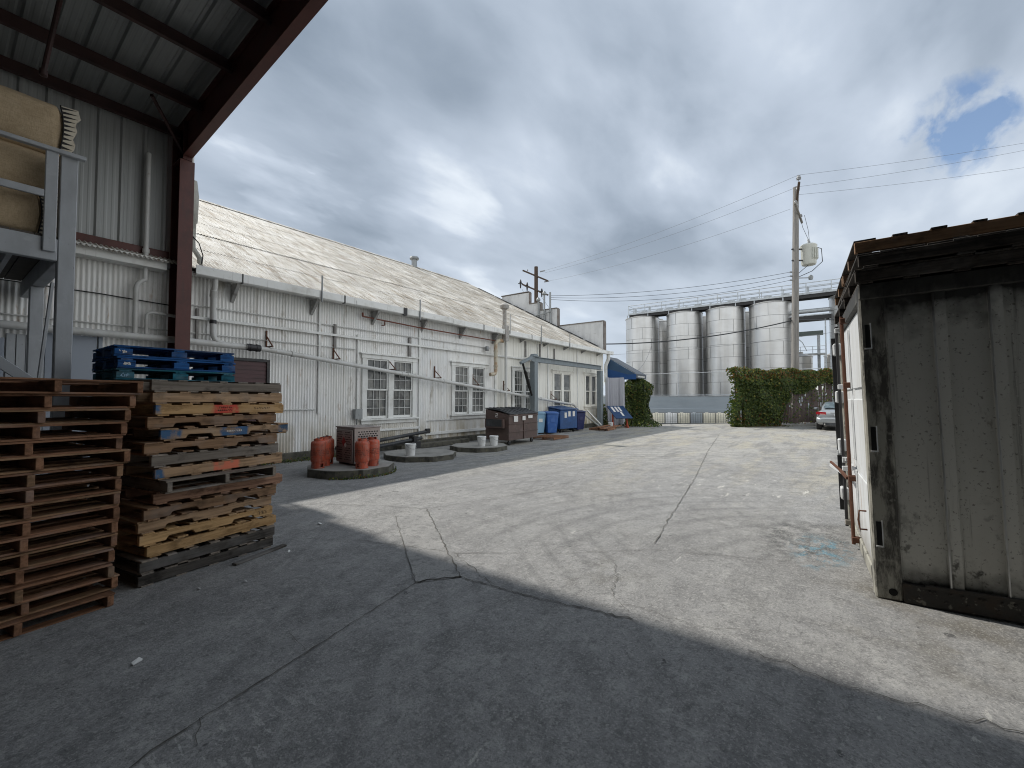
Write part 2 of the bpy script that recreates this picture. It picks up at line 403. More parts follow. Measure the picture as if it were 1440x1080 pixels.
LILAC = surf('pale_lilac_sheet_metal', (.52,.53,.58), .5, layers=[L((.42,.42,.46), .6, nz((6,6,.8), .48, .68))])
SIGNBLUE = surf('dark_blue_panel', (.02,.055,.14), .4, layers=[L((.05,.09,.17), .5, nz(5, .5, .7))])
STANDRED = surf('orange_red_stand', (.42,.075,.03), .55)
STEEL = surf('stainless_silo_plate', (.60,.60,.59), .32, metal=.92, layers=[
    L((.50,.49,.47), .5, nz((.5,.5,.9), .44, .66, detail=3)), L((.48,.465,.43), .35, nz((2.4,2.4,.10), .50, .70, seed=6, detail=3))], rough_noise=((.8,.8,.4), .30, .42))
SEAM = surf('silo_weld_seam', (.16,.16,.16), .5, metal=.6)
SILOROOF = surf('silo_dome', (.42,.42,.41), .5, metal=.5, layers=[L((.25,.24,.23), .6, nz(3, .5, .7))])
CATW = surf('catwalk_galvanised', (.50,.53,.55), .5, metal=.35, layers=[L((.20,.21,.22), .5, nz(3, .48, .68))])
CATDARK = surf('catwalk_underside', (.035,.035,.036), .7)
BLUEWALL = surf('blue_grey_wall_paint', (.33,.375,.41), .7, layers=[L((.28,.32,.35), .6, nz((.5,.5,2), .44, .66, detail=6)), L((.38,.42,.445), .5, nz((.4,.4,3.), .54, .72, seed=3))], world=True)
TOTECREAM = surf('cream_plastic_tank', (.80,.785,.70), .45, layers=[L((.72,.69,.60), .5, nz(2, .45, .66))])
TOTEWHITE = surf('white_plastic_tank', (.82,.84,.85), .4, layers=[L((.60,.66,.70), .5, nz(2, .45, .66))])
TOTEGREY = surf('grey_blue_plastic_tank', (.52,.56,.60), .4, layers=[L((.30,.34,.40), .6, nz(2, .45, .66))])
CAGE = surf('tote_cage_steel', (.20,.205,.21), .5, metal=.4)
SLAT = surf('brown_fence_slat', (.085,.058,.052), .7, layers=[L((.05,.036,.034), .6, nz((9,9,1), .45, .66)), L((.13,.10,.09), .5, nz((13,13,2), .6, .74, seed=3))])
BARK = surf('vine_stem', (.07,.045,.03), .9)
def translucent(m, col, w):
    t = m.node_tree; g = t.nodes; out = [n for n in g if n.type == 'OUTPUT_MATERIAL'][0]; bs = [n for n in g if n.type == 'BSDF_PRINCIPLED'][0]
    tr = g.new('ShaderNodeBsdfTranslucent'); tr.inputs[0].default_value = (*col, 1); mx = g.new('ShaderNodeMixShader'); mx.inputs[0].default_value = w
    t.links.new(bs.outputs[0], mx.inputs[1]); t.links.new(tr.outputs[0], mx.inputs[2]); t.links.new(mx.outputs[0], out.inputs[0])
translucent(TOTECREAM, (.95,.94,.87), .65); translucent(TOTEWHITE, (.96,.97,.98), .65); translucent(TOTEGREY, (.62,.68,.72), .5)
def leafmat(name, a, b):
    return surf(name, a, .55, layers=[L(b, .8, nz(2.5, .4, .65, detail=4)), L(tuple(x * .5 for x in a), .6, nz(14, .45, .65, seed=2))], world=True, spec=.35)
LEAF_D = leafmat('leaf_dark_green', (.048,.074,.020), (.066,.10,.028))
LEAF_M = leafmat('leaf_mid_green', (.125,.165,.036), (.09,.125,.03))
LEAF_Y = leafmat('leaf_yellow_green', (.27,.25,.055), (.19,.19,.045))
LEAF_R = leafmat('leaf_russet', (.20,.10,.03), (.13,.09,.03))
POLEW = surf('weathered_utility_pole', (.25,.238,.222), .9, layers=[L((.145,.135,.125), .8, nz((16,16,.8), .44, .66, detail=6)), L((.42,.39,.35), .5, nz((10,10,1.4), .56, .72, seed=3))], bump=[((30,30,1.2), .4, .01)])
POLED = surf('dark_utility_pole', (.085,.06,.045), .9, layers=[L((.045,.033,.027), .7, nz((16,16,.8), .44, .66, detail=6))])
INSUL = surf('grey_insulator', (.30,.31,.32), .35)
TRAFO = surf('transformer_paint', (.56,.57,.52), .5, layers=[L((.44,.44,.38), .5, nz((5,5,1.5), .46, .68)), L((.33,.27,.16), .5, nz((7,7,1.5), .64, .74, seed=3))])
WIRE = surf('wire_sheath', (.035,.037,.04), .6)
WIREG = surf('grey_wire', (.14,.15,.16), .6)
CARP = surf('silver_car_paint', (.40,.425,.44), .32, metal=.65, coat=.6)
CARGLASS = surf('car_glass', (.05,.075,.085), .05, layers=[L((.20,.25,.27), .6, nz((2,2,4), .45, .65))])
TAIL = surf('tail_light_red', (.42,.012,.02), .15)
TAILW = surf('tail_light_pale', (.70,.42,.38), .15)
CHROME = surf('chrome', (.75,.75,.75), .12, metal=1.)
PLATE = surf('number_plate', (.62,.63,.64), .4, layers=[L((.12,.14,.25), .8, nz((26,26,26), .54, .6, detail=1))])
CTR_SIDE = surf('old_container_side_paint', (.61,.605,.555), .6, layers=[
    L((.47,.46,.405), .6, nz((2.5,2.5,.7), .44, .66, detail=7)),
    L((.58,.575,.52), .4, nz((1.5,1.5,2), .54, .72, seed=11)),
    L((.075,.068,.055), .8, nz((16,16,.5), .58, .70, seed=2, detail=7, rough=.7)),
    L((.10,.095,.08), .8, nz((5,5,3), .58, .64, seed=22, detail=9, rough=.75), gr('Z', 1.1, .3, wob=.8, wscale=3.)),
    L((.66,.66,.62), .7, nz((3,3,9), .66, .69, seed=24, detail=8, rough=.7)),
    L((.12,.11,.09), .7, nz((40,40,40), .60, .68, seed=26, detail=4)),
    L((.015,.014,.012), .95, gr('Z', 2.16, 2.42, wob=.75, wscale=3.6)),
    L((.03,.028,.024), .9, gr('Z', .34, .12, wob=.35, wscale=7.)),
    L((.035,.032,.027), .85, nz(7, .60, .66, seed=6, detail=7), gr('Z', .9, .3)),
    L((.12,.07,.035), .6, nz((10,10,3), .66, .74, seed=7))],
    bump=[(22, .2, .006), (3, .25, .02)])
CTR_POST = surf('container_corner_paint', (.36,.35,.30), .65, layers=[
    L((.045,.042,.036), .9, nz((9,9,2.4), .46, .58, detail=8, rough=.7)), L((.46,.45,.39), .6, nz(16, .58, .70, seed=3)), L((.015,.014,.012), .95, gr('Z', 2.0, 2.5, wob=.5, wscale=4.))], bump=[(26, .35, .006)])
CTR_BOT = surf('container_rusty_sill', (.032,.029,.025), .7, layers=[L((.26,.25,.21), .75, nz(14, .58, .66, detail=6)), L((.05,.032,.02), .7, nz(9, .5, .65, seed=3))], bump=[(28, .6, .01)])
CTR_WHITE = surf('white_container_door', (.66,.68,.69), .5, layers=[L((.46,.45,.42), .6, nz((4,4,.6), .48, .70, detail=6)), L((.30,.16,.07), .7, nz((9,9,1.2), .62, .74, seed=3)), L((.20,.17,.13), .8, gr('Z', .5, .1, wob=.4, wscale=6.))], bump=[(20, .2, .005)])
SCRAP = surf('white_scrap', (.75,.75,.73), .7)

# ------------------------------------------------------------------ ground
S_N = Vector((.67, .745, 0)).normalized(); T_N = Vector((-S_N.y, S_N.x, 0))
def st(s, t, z): 
    p = S_N * s + T_N * t
    return (p.x, p.y, z)
mb = MB()
ss = [(-700,0),(-40,0),(17.0,0),(18.5,-.1),(22.0,-.62),(23.5,-.65),(1500,-.65)]
ts = [-1500,-60,-20,20,60,1500]
vs = [st(s, t, z) for s, z in ss for t in ts]
n = len(ts)
mb.add(vs, [(i*n+j, i*n+j+1, (i+1)*n+j+1, (i+1)*n+j) for i in range(len(ss)-1) for j in range(n-1)])
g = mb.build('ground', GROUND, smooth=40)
for p in g.data.polygons:
    pass
if g.data.polygons[0].normal.z < 0:
    g.data.flip_normals()
tag(g, 'worn grey concrete yard with cracks and stains', kind='structure')
mb = MB(); mb.add([st(23.6,-400,-.645), st(23.6,400,-.645), st(33,400,-.645), st(33,-400,-.645)], [(0,1,2,3)])
o = mb.build('road', ASPH); tag(o, 'asphalt street beyond the yard', kind='structure')
if o.data.polygons[0].normal.z < 0: o.data.flip_normals()
mb = MB(); ed = []
for a_, b_ in (((3.92,-6.5),(4.45,-6.55)),((4.45,-6.55),(2.94,-8.64)),((2.94,-8.64),(2.62,-8.41)),((2.62,-8.41),(3.92,-6.5))):
    k_ = max(3, int(math.dist(a_, b_)/.06))
    for q_ in range(k_): ed.append((a_[0]+(b_[0]-a_[0])*q_/k_+rnd.gauss(0,.006), a_[1]+(b_[1]-a_[1])*q_/k_+rnd.gauss(0,.006), .004))
mb.add(ed, [tuple(range(len(ed)))])
o = mb.build('concrete_patch', PATCH); tag(o, 'pale strip of newer concrete set in the yard', kind='structure')
if o.data.polygons[0].normal.z < 0: o.data.flip_normals()
def ribbon(mb, pts, w, jag=.03, step=.12, z=.0075):
    P = [Vector((*p, 0)) for p in pts]
    out = []
    for a, b in zip(P, P[1:]):
        k = max(2, int((b - a).length / step))
        nrm = Vector((-(b-a).y, (b-a).x, 0)).normalized()
        for i in range(k):
            out.append(a.lerp(b, i / k) + nrm * rnd.gauss(0, jag))
    out.append(P[-1])
    vs = []; fs = []
    for i, p in enumerate(out):
        t = (out[min(i+1, len(out)-1)] - out[max(i-1, 0)]).normalized(); nn = Vector((-t.y, t.x, 0))
        ww = w * rnd.uniform(.35, 1.3) / 2
        vs += [(p.x + nn.x*ww, p.y + nn.y*ww, z), (p.x - nn.x*ww, p.y - nn.y*ww, z)]
    for i in range(len(out) - 1): fs.append((2*i, 2*i+2, 2*i+3, 2*i+1))
    mb.add(vs, fs)
mb = MB()
ribbon(mb, [(22,-6.93),(14,-8.2),(9.5,-9.0),(4.89,-9.72)], .011, .008, .08)
ribbon(mb, [(2.98,-9.0),(3.36,-8.16)], .006, .01, .05)
ribbon(mb, [(3.36,-8.16),(4.0,-9.05),(4.7,-9.78),(5.3,-11.4),(5.4,-12.0)], .006, .007, .06)
ribbon(mb, [(.2,-9.1),(.67,-8.86),(2.62,-8.41)], .009, .004, .06)
ribbon(mb, [(2.62,-8.41),(2.75,-8.46),(2.94,-8.64),(2.98,-9.2),(3.05,-9.7),(3.13,-10.16)], .013, .009, .03)
ribbon(mb, [(2.62,-8.41),(2.75,-8.47),(2.94,-8.64)], .022, .009, .03)
ribbon(mb, [(3.92,-6.5),(2.62,-8.41)], .007, .005, .06)
ribbon(mb, [(4.45,-6.55),(2.94,-8.64)], .012, .007, .05)
ribbon(mb, [(2.2,-5.6),(3.0,-7.0),(3.2,-7.6),(3.36,-8.16)], .006, .010, .06)
ribbon(mb, [(3.6,-4.9),(4.2,-5.9),(4.45,-6.55)], .008, .010, .06)
ribbon(mb, [(3.05,-9.7),(3.35,-10.1),(3.30,-10.6),(3.55,-11.0)], .004, .010, .04)
ribbon(mb, [(4.1,-9.6),(3.8,-9.75),(3.45,-9.85),(3.2,-10.1)], .005, .012, .04)
ribbon(mb, [(3.2,-10.9),(3.12,-11.4),(3.2,-12.1)], .007, .014, .05)
ribbon(mb, [(1.5,-8.7),(1.55,-8.35)], .004, .006, .05)
ribbon(mb, [(.80,-8.98),(.88,-8.80)], .004, .006, .05)
ribbon(mb, [(4.45,-6.55),(6.2,-7.1),(8.6,-7.3)], .008, .02, .07)
ribbon(mb, [(12.,-8.55),(11.2,-11.2),(10.5,-14)], .012, .03, .1)
o = mb.build('ground_cracks', CRACK, fixn=False); tag(o, 'cracks and joints in the yard concrete', kind='structure')
# ------------------------------------------------------------------ white warehouse
X0, X1, XS = -14.0, 24.5, 14.2
EAVE = 4.42; SL = R(27.5); RY = 11.0; OV = .35
RZ = EAVE + (RY + OV) * math.tan(SL)
wh = thing('warehouse', 'long white warehouse with rusty corrugated iron walls and a pitched roof', 'warehouse', (5, 11, 0))
WIN = [(7.86,9.88,1.0,2.93,1),(11.63,13.58,1.03,2.94,1),(15.33,17.1,1.06,2.97,1),(18.65,20.57,1.2,3.0,0),(22.05,23.6,1.21,3.03,0)]
def inhole(x0, x1, z0, z1):
    xm = (x0+x1)/2; zm = (z0+z1)/2
    for a, b, c, d, _ in WIN:
        if a < xm < b and c < zm < d: return True
    return False
def corr(mb, xa, xb, zs, pitch=.0762, amp=.0095, ns=8, y0=0.):
    dx = pitch / ns; cnt = int((xb - xa) / dx)
    m = len(zs); vs = []; fs = []
    for i in range(cnt + 1):
        x = xa + i * dx
        sh = int(math.floor(x / .68)); jit = (((sh * 7919) % 13) - 6) * .0007
        y = y0 - amp * math.sin(2*math.pi*x/pitch) + jit
        for z in zs: vs.append((x, y, z))
    for i in range(cnt):
        for j in range(m - 1):
            x = xa + i*dx
            if inhole(x, x+dx, zs[j], zs[j+1]): continue
            fs.append((i*m+j, (i+1)*m+j, (i+1)*m+j+1, i*m+j+1))
    mb.add(vs, fs)
mb = MB(); corr(mb, X0, XS, [.2, 1.0, 1.03, 2.93, 2.94, 4.34])
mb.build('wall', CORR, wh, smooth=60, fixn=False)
mb = MB(); x = XS
while x < X1 - .05:
    w = rnd.choice([.19,.19,.28,.38,.38]); xe = min(x + w, X1)
    yy = rnd.uniform(-.006, .004); xm = (x + xe)/2
    segs = [(.2, 4.34)]
    for a, b, c, d, _ in WIN:
        if a - .05 < xm < b + .05: segs = [(.2, c+.02), (d-.02, 4.34)]
    for za, zb in segs: mb.box(x + .004, yy - .012, za, xe - .004, yy + .012, zb)
    x = xe
mb.build('board_siding', PLANK, wh, bevel=.003)
mb = MB(); mb.box(XS, .03, .2, X1, .05, 1.06); mb.box(XS, .03, 3.0, X1, .05, 4.34); mb.box(XS,.03,1.06,15.3,.05,3.); mb.box(17.15,.03,1.06,18.62,.05,3.); mb.box(20.6,.03,1.06,22.0,.05,3.); mb.box(23.63,.03,1.06,X1,.05,3.)
mb.build('sheathing', WPANEL, wh)
mb = MB(); mb.box(X0, -.10, -.7, X1 + .02, .3, .22)
mb.build('foundation', CONC_SIDE, wh, bevel=.015)
# gable wall with stepped parapet
mb = MB()
mb.prism([(.31,-.7),(22,-.7),(22,EAVE),(RY,RZ-.1),(7.6,8.2),(7.55,8.78),(5.25,8.75),(5.25,7.95),(4.35,7.95),(4.35,7.42),(3.05,7.40),(3.05,6.27),(-.12,6.25),(-.12,4.34),(.31,4.34)], 'x', X1 - .2, X1 + .02)
mb.build('gable_wall', surf('grey_white_parapet_sheet', (.62,.63,.63), .55, layers=[L((.38,.385,.385), .6, nz((3,3,.8), .45, .68, detail=6)), L((.26,.24,.21), .5, nz((2,2,5), .60, .74, seed=2)), L((.60,.61,.61), .4, nz((6,6,.5), .55, .7, seed=5))], world=True), wh)
mb = MB()
for (ya, yb, z) in ((-.16,3.02,6.25),(3.07,4.33,7.42),(4.37,5.22,7.96),(5.26,7.6,8.79)):
    mb.box(X1-.25, ya, z, X1+.06, yb, z+.05)
for (y, za, zb) in ((-.17,4.36,6.25),(3.03,6.33,7.42),(4.33,7.5,7.95),(5.23,8.04,8.78)):
    mb.box(X1-.215, y-.03, za, X1+.05, y+.02, zb)
mb.build('parapet_cap', surf('parapet_cap_rusty', (.20,.18,.165), .7, layers=[L((.10,.07,.055), .7, nz(3, .45, .65))], world=True), wh)
mb = MB(); mb.box(X0, 22, -.1, X1, 22.2, EAVE); mb.build('rear_wall', WPANEL, wh)
mb = MB(); mb.prism([(.06,0),(22,0),(22,EAVE),(RY,RZ-.1),(.06,EAVE)], 'x', X0, X0+.15); mb.build('end_wall', WPANEL, wh)
# roof courses
mb = MB(); tot = (RY + OV) / math.cos(SL); nc = 6; cl = tot / nc
dx = .0762 / 8; cnt = int((X1 + .1 - X0) / dx)
up = Vector((0, math.cos(SL), math.sin(SL))); nr = Vector((0, -math.sin(SL), math.cos(SL))); base = Vector((0, -OV, EAVE))
for c in range(nc):
    vs = []; fs = []
    for i in range(cnt + 1):
        x = X0 + i*dx; sh = int(math.floor((x + c*.31) / .66)); hsh = (((sh*7919 + c*104729) % 17) - 8) / 8
        lift = .0125 * math.sin(2*math.pi*x/.0762) + hsh * .0012
        s0 = c*cl - .14 + hsh*.025; s1 = (c+1)*cl
        for s, extra in ((s0, .010 if c != 2 else .022), ((s0+s1)/2, .008), (s1, 0.)):
            p = base + up*max(s, -.1) + nr*(lift + extra); vs.append((x, p.y, p.z))
    for i in range(cnt):
        for j in range(2): fs.append((i*3+j, (i+1)*3+j, (i+1)*3+j+1, i*3+j+1))
    mb.add(vs, fs)
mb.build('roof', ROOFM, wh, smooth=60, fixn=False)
mb = MB(); mb.add([(X0,RY,RZ),(X1+.1,RY,RZ),(X1+.1,22.4,EAVE-.02),(X0,22.4,EAVE-.02)], [(0,1,2,3)])
mb.build('rear_roof', ROOFM, wh)
mb = MB(); mb.prism([(RY-.25,RZ-.09),(RY,RZ+.06),(RY+.25,RZ-.09),(RY,RZ+.035)], 'x', X0, X1+.1); mb.build('ridge_cap', ROOFM, wh)
# dark verge flashing pieces along the gable
mb = MB(); s = .6
while s < tot - 2.2:
    ln = rnd.uniform(.55, 1.0); a = base + up*s; b = base + up*(s+ln)
    mb.bar((X1-.32, a.y, a.z+.075), (X1-.32, b.y, b.z+.075), .16, .03, up=nr); s += ln + rnd.uniform(.02, .25)
mb.build('verge_flashing', DARKMET, wh)
# gutter
mb = MB(); x = 3.45
while x < 25.0:
    xe = min(x + rnd.choice([1.9,2.9,3.9]), 25.05); z = 4.25 + rnd.uniform(-.012,.012)
    y = -OV - .10 + rnd.uniform(-.006,.006)
    mb.prism([(y,z+.21),(y,z+.02),(y+.03,z),(y+.12,z),(y+.12,z+.015),(y+.04,z+.018),(y+.015,z+.04),(y+.015,z+.21)], 'x', x, xe-.012); x = xe
mb.prism([(-.33,4.25),(-.33,4.46),(-.02,4.46),(-.02,4.25)], 'x', X0, 2.98)
mb.build('gutter', WHITEP, wh, bevel=.004)
mb = MB(); mb.box(3.3,-.33,4.30,X1,-.05,4.335); mb.build('soffit', WHITEP, wh)
mb = MB(); mb.box(9.02,-OV-.115,4.24,9.16,-OV+.0,4.47); mb.box(6.95,-OV-.107,4.245,6.99,-OV,4.465); mb.box(4.35,-OV-.107,4.245,4.38,-OV,4.465); mb.box(12.9,-OV-.107,4.245,12.94,-OV,4.465); mb.box(16.2,-OV-.107,4.245,16.24,-OV,4.465)
mb.build('gutter_joint', DARKMET, wh)
EBM = surf('eave_bracket_paint', (.36,.36,.35), .7, layers=[L((.14,.13,.12), .7, nz(6, .45, .65))])
x = 4.32
while x < 24.2:
    mb = MB(); q = 1. if x < 14.3 else .4; mb.prism([(-.01,4.26),(-.36,4.26),(-.34,4.26-.06*q),(-.03,4.26-.40*q),(-.01,4.26-.40*q)], 'x', x-.035*q, x+.035*q); mb.build('eave_bracket', EBM, wh); x += 1.93
# windows
def window(x0, x1, z0, z1, munt):
    fr = MB(); c = .13; mul = .20; xm = (x0+x1)/2; yo = -.055
    fr.box(x0-.03,yo,z0,x0+c,.02,z1); fr.box(x1-c,yo,z0,x1+.03,.02,z1); fr.box(xm-mul/2,yo-.008,z0-.02,xm+mul/2,.02,z1-.1)
    fr.box(x0-.06,yo-.012,z1-.11,x1+.06,.02,z1+.01); fr.box(x0-.12,yo-.06,z1+.012,x1+.12,.02,z1+.055)
    fr.box(x0-.10,yo-.07,z0-.05,x1+.10,.02,z0+.0); fr.box(x0-.05,yo,z0-.16,x1+.05,.005,z0-.052)
    w = fr.build('window', WHITEP if munt else PLANK, wh, bevel=.006)
    for a, b in ((x0+c, xm-mul/2), (xm+mul/2, x1-c)):
        s = MB(); zm = (z0 + z1 - .11)/2 - .03; zt = z1 - .11; t = .045
        for (za, zb, y) in ((z0+.005, zm+.02, .02), (zm-.02, zt, -.012)):
            s.box(a,y-.018,za,a+t,y+.018,zb); s.box(b-t,y-.018,za,b,y+.018,zb); s.box(a+t,y-.017,za,b-t,y+.017,za+t+(.03 if y > 0 else 0)); s.box(a+t,y-.017,zb-t,b-t,y+.017,zb)
            if munt:
                for k in (1,2):
                    xx = a+t+(b-a-2*t)*k/3; s.box(xx-.007,y-.010,za+t,xx+.007,y+.010,zb-t)
                    zz = za+t+(zb-za-2*t)*k/3; s.box(a+t,y-.008,zz-.007,b-t,y+.008,zz+.007)
        s.build('sash', WHITEP if munt else PLANK, w, bevel=.003)
        g = MB(); g.box(a+.01,.0425,z0+.01,b-.01,.047,zm); g.box(a+.01,.004,zm-.01,b-.01,.008,zt-.01)
        g.build('pane', GLASS, w)
for w_ in WIN: window(*w_)
mb = MB()
for a, b, c, d, _ in WIN: mb.box(a-.1, .30, c-.1, b+.1, .32, d+.1)
mb.build('window_backing', BLACK, wh)
# trim battens / conduits / girts on the wall
mb = MB()
for z, xa, xb in ((3.66,3.3,13.5),(3.05,-14,7.6),(.66,7.6,10.1),(.86,10.4,14.0),(.44,10.35,14.0),(1.32,4.9,6.4),(1.0,4.0,4.9)):
    mb.tube([(xa,-.035,z+rnd.uniform(-.01,.01)),((xa+xb)/2,-.035,z-.008),(xb,-.035,z)], .016, 6)
mb.build('wall_rod', PVC, wh, smooth=50)
mb = MB(); mb.box(3.31,-.095,3.355,17.2,-.02,3.42); mb.box(10.35,-.06,.36,13.98,-.0,.46); mb.box(7.7,-.06,.61,10.05,-.0,.68)
mb.build('wall_rail', WHITEP, wh, bevel=.005)
mb = MB()
for (xa, za, zb, w) in ((6.48,1.2,4.24,.06),(10.05,.05,4.2,.07),(7.68,1.2,3.5,.06),(14.14,.3,4.25,.10),(17.3,.3,4.2,.06),(18.2,.3,4.2,.07),(21.2,.3,4.2,.06)):
    mb.box(xa-w/2,-.06,za,xa+w/2,-.008,zb)
mb.build('wall_batten', WHITEP, wh, bevel=.005)
mb = MB()
for (xa, za, zb, w) in ((6.93,3.02,3.7,.07),(9.62,2.98,3.62,.10),(16.3,3.5,4.2,.08),(17.5,3.3,4.2,.08),(3.62,2.9,3.6,.05),(18.8,3.4,4.1,.06)):
    mb.box(xa-w/2,-.075,za,xa+w/2,-.008,zb)
mb.build('wall_stub', surf('weathered_stub', (.22,.21,.20), .7, layers=[L((.38,.37,.35), .6, nz(6, .5, .66))]), wh, bevel=.005)
mb = MB()
for (xa, z0, z1) in ((6.28,4.46,4.86),(9.67,4.46,4.83),(16.94,4.4,4.95),(19.6,4.4,4.9)):
    mb.tube([(xa,-.48,z0-.3),(xa,-.48,z1)], .022, 8)
mb.build('roof_edge_rod', GREYMET, wh, smooth=50)
def bend(p, q, r, k=5, corner=None):
    """arc points around a right-angled corner"""
    p, q, c = Vector(p), Vector(q), Vector(corner)
    return [p*(1-t)**2 + c*2*t*(1-t) + q*t*t for t in [i/k for i in range(k+1)]]
mb = MB()   # horizontal white pipe
mb.tube([(X0,-.2,2.88),(3.3,-.2,2.84),(4.55,-.2,2.82)], .07, 12); mb.build('wall_pipe', PVC, wh, smooth=50)
mb = MB()   # sloping pipe
mb.tube([(4.55,-.25,2.82),(5.0,-.25,2.80),(20.25,-.25,1.32),(20.45,-.25,1.27)], .06, 12)
mb.tube([(20.45,-.25,1.27),(20.7,-.27,1.1),(22.9,-.5,.05)], .05, 10)
d = Vector((20.25-5.0,0,1.32-2.80)); 
for t in (.04,.27,.285,.39,.58,.60,.80):
    p = Vector((5.0,-.25,2.80)) + d*t; q = p + d.normalized()*.10; mb.tube([p,q], .072, 12)
pd_ = mb.build('drain_pipe', PVC, wh, smooth=50)
mb = MB(); mb.tube([(4.56,-.25,2.82),(4.86,-.25,2.81)], .08, 12); mb.tube([(4.62,-.25,2.815),(4.66,-.25,2.814)], .09, 12); mb.tube([(4.76,-.25,2.815),(4.80,-.25,2.814)], .09, 12)
mb.build('pipe_coupling', DARKMET, wh, smooth=50)
for x in (5.1, 6.9, 8.8, 10.75, 12.75, 14.7, 16.7, 18.5):
    zc = 2.80 + (x-5.0)*d.z/d.x
    mb = MB(); mb.bar((x,-.03,zc+.10),(x,-.03,zc+.50),.035,.03); mb.bar((x,-.03,zc+.09),(x,-.36,zc+.09),.035,.03); mb.bar((x,-.04,zc+.36),(x,-.34,zc+.10),.025,.02)
    mb.build('pipe_bracket', RUST, wh)
mb = MB()   # downspout near the column
mb.tube([(3.86,-.33,4.28),(3.86,-.30,4.1),(3.87,-.2,3.95),(3.88,-.2,3.1)] + bend((3.88,-.2,3.1),(4.1,-.2,2.86),.2,5,(3.88,-.2,2.86)), .058, 12)
mb.tube([(3.86,-.26,4.02),(3.865,-.2,3.88)], .072, 12)
mb.build('downspout', PVC, wh, smooth=50)
mb = MB(); mb.tube([(3.875,-.2,3.28),(3.876,-.2,3.36)], .068, 12); mb.build('pipe_clamp', DARKMET, wh, smooth=50)
mb = MB(); mb.box(14.24,-.50,3.98,14.46,-.30,4.62); mb.tube([(14.34,-.35,4.5),(14.34,-.35,5.28)], .085, 12)
mb.lathe([(.085,5.28),(.17,5.33),(.2,5.42),(.2,5.46),(.08,5.56),(.0,5.58)], 14, (14.34,-.35,0)); mb.build('roof_vent', surf('vent_stack_metal', (.36,.35,.33), .6, layers=[L((.20,.16,.12), .7, nz(6, .45, .65))]), wh, smooth=40)
mb = MB(); mb.tube([(14.3,-.3,3.98)] + bend((14.2,-.3,3.98),(13.83,-.3,3.75),.2,5,(13.83,-.3,3.98)) + bend((13.83,-.3,2.75),(13.62,-.3,2.58),.2,4,(13.83,-.3,2.58)) + [(13.5,-.28,2.57)], .075, 12); mb.tube([(13.83,-.3,3.5),(13.83,-.3,3.55)], .09, 12); mb.tube([(13.83,-.3,2.9),(13.83,-.3,2.95)], .09, 12)
mb.build('flue_pipe', RUSTPIPE, wh, smooth=50)
mb = MB(); mb.tube([(14.57,-.25,.9),(14.57,-.25,4.2)], .06, 10); mb.tube([(14.57,-.48,4.3),(14.57,-.48,5.1)], .03, 8); mb.build('vent_pipe', PVC, wh, smooth=50)
mb = MB(); mb.tube([(7.76,-.13,4.04),(9.9,-.13,3.99),(14.0,-.13,3.98)], .022, 8); mb.tube([(8.55,-.13,4.02),(8.55,-.13,3.88),(8.44,-.13,3.86)], .018, 8); mb.tube([(7.76,-.13,4.04),(7.76,-.13,4.15)], .03, 8); mb.build('sprinkler_pipe', REDPIPE, wh, smooth=50)
mb = MB(); mb.box(7.54,-.16,1.03,7.76,-.02,1.30); mb.box(7.53,-.172,1.02,7.77,-.162,1.31); mb.tube([(7.65,-.06,.3),(7.65,-.06,1.03)], .018, 8); mb.box(7.62,-.178,1.12,7.68,-.172,1.18); mb.build('electrical_box', GREYMET, wh, bevel=.006)
mb = MB(); mb.box(17.0,-.14,2.55,17.12,-.03,2.68); mb.lathe([(.0,0),(.08,.02),(.10,.12),(.06,.2)], 12, (13.45,-.16,3.5)); mb.build('wall_lamp', GREYMET, wh, smooth=40)
mb = MB(); mb.box(4.30,-.045,.2,5.10,-.012,2.50)
for k in range(22): mb.box(4.30,-.055,.3+k*.1,5.10,-.045,.36+k*.1)
mb.build('door', MAROON, wh); 
mb = MB(); mb.box(5.10,-.09,.2,5.17,-.01,2.56); mb.box(4.22,-.09,2.505,5.10,-.01,2.57); mb.build('door_frame', DARKMET, wh)
mb = MB(); mb.box(1.32,-.05,.2,2.0,-.012,2.78); mb.box(2.02,-.06,.2,2.08,-.012,2.85); mb.box(-1.2,-.05,.2,.84,-.012,2.64); mb.build('door', BLUEDOOR, wh, bevel=.005)
mb = MB()
for k in range(4): mb.box(.86+k*.115,-.05-.004*(k%2),.2,.965+k*.115,-.012,2.72)
mb.build('wall_boards', GREYP, wh, bevel=.004)
mb = MB(); mb.tube([(2.52,-.2,2.9),(2.52,-.2,3.75)] + bend((2.52,-.2,3.75),(2.66,-.2,4.0),.1,4,(2.52,-.2,3.95)) + [(2.66,-.2,4.4),(2.66,-.2,6.6)], .045, 10)
mb.tube([(2.7,-.2,2.9),(2.7,-.2,3.25)] + bend((2.7,-.2,3.25),(2.82,-.2,3.36),.1,4,(2.7,-.2,3.36)) + [(3.3,-.2,3.33)], .032, 10); mb.tube([(2.66,-.2,4.55),(2.66,-.2,4.63)], .06, 10)
mb.build('riser_pipe', PVC, wh, smooth=50)
mb = MB(); mb.tube([(2.05,-.04,3.62+.08*0), (3.2,-.04,3.58)], .012, 6); mb.tube([(X0,-.04,3.66),(2.05,-.04,3.62)], .012, 6); mb.build('wall_cable', DARKMET, wh)
mb = MB(); mb.tube([(19.3,11,10.1),(19.3,11,10.82)], .18, 14); mb.lathe([(.28,10.80),(.31,10.87),(.27,10.97),(.0,11.03)], 16, (19.3,11,0)); mb.build('ridge_vent', GREYMET, wh, smooth=40)
mb = MB()
for (y, z0, z1) in ((4.42,5.5,8.0),(3.95,5.5,8.35),(3.5,5.5,8.5)): mb.tube([(X1-.32,y,z0),(X1-.32,y,z1)], .06, 10); 
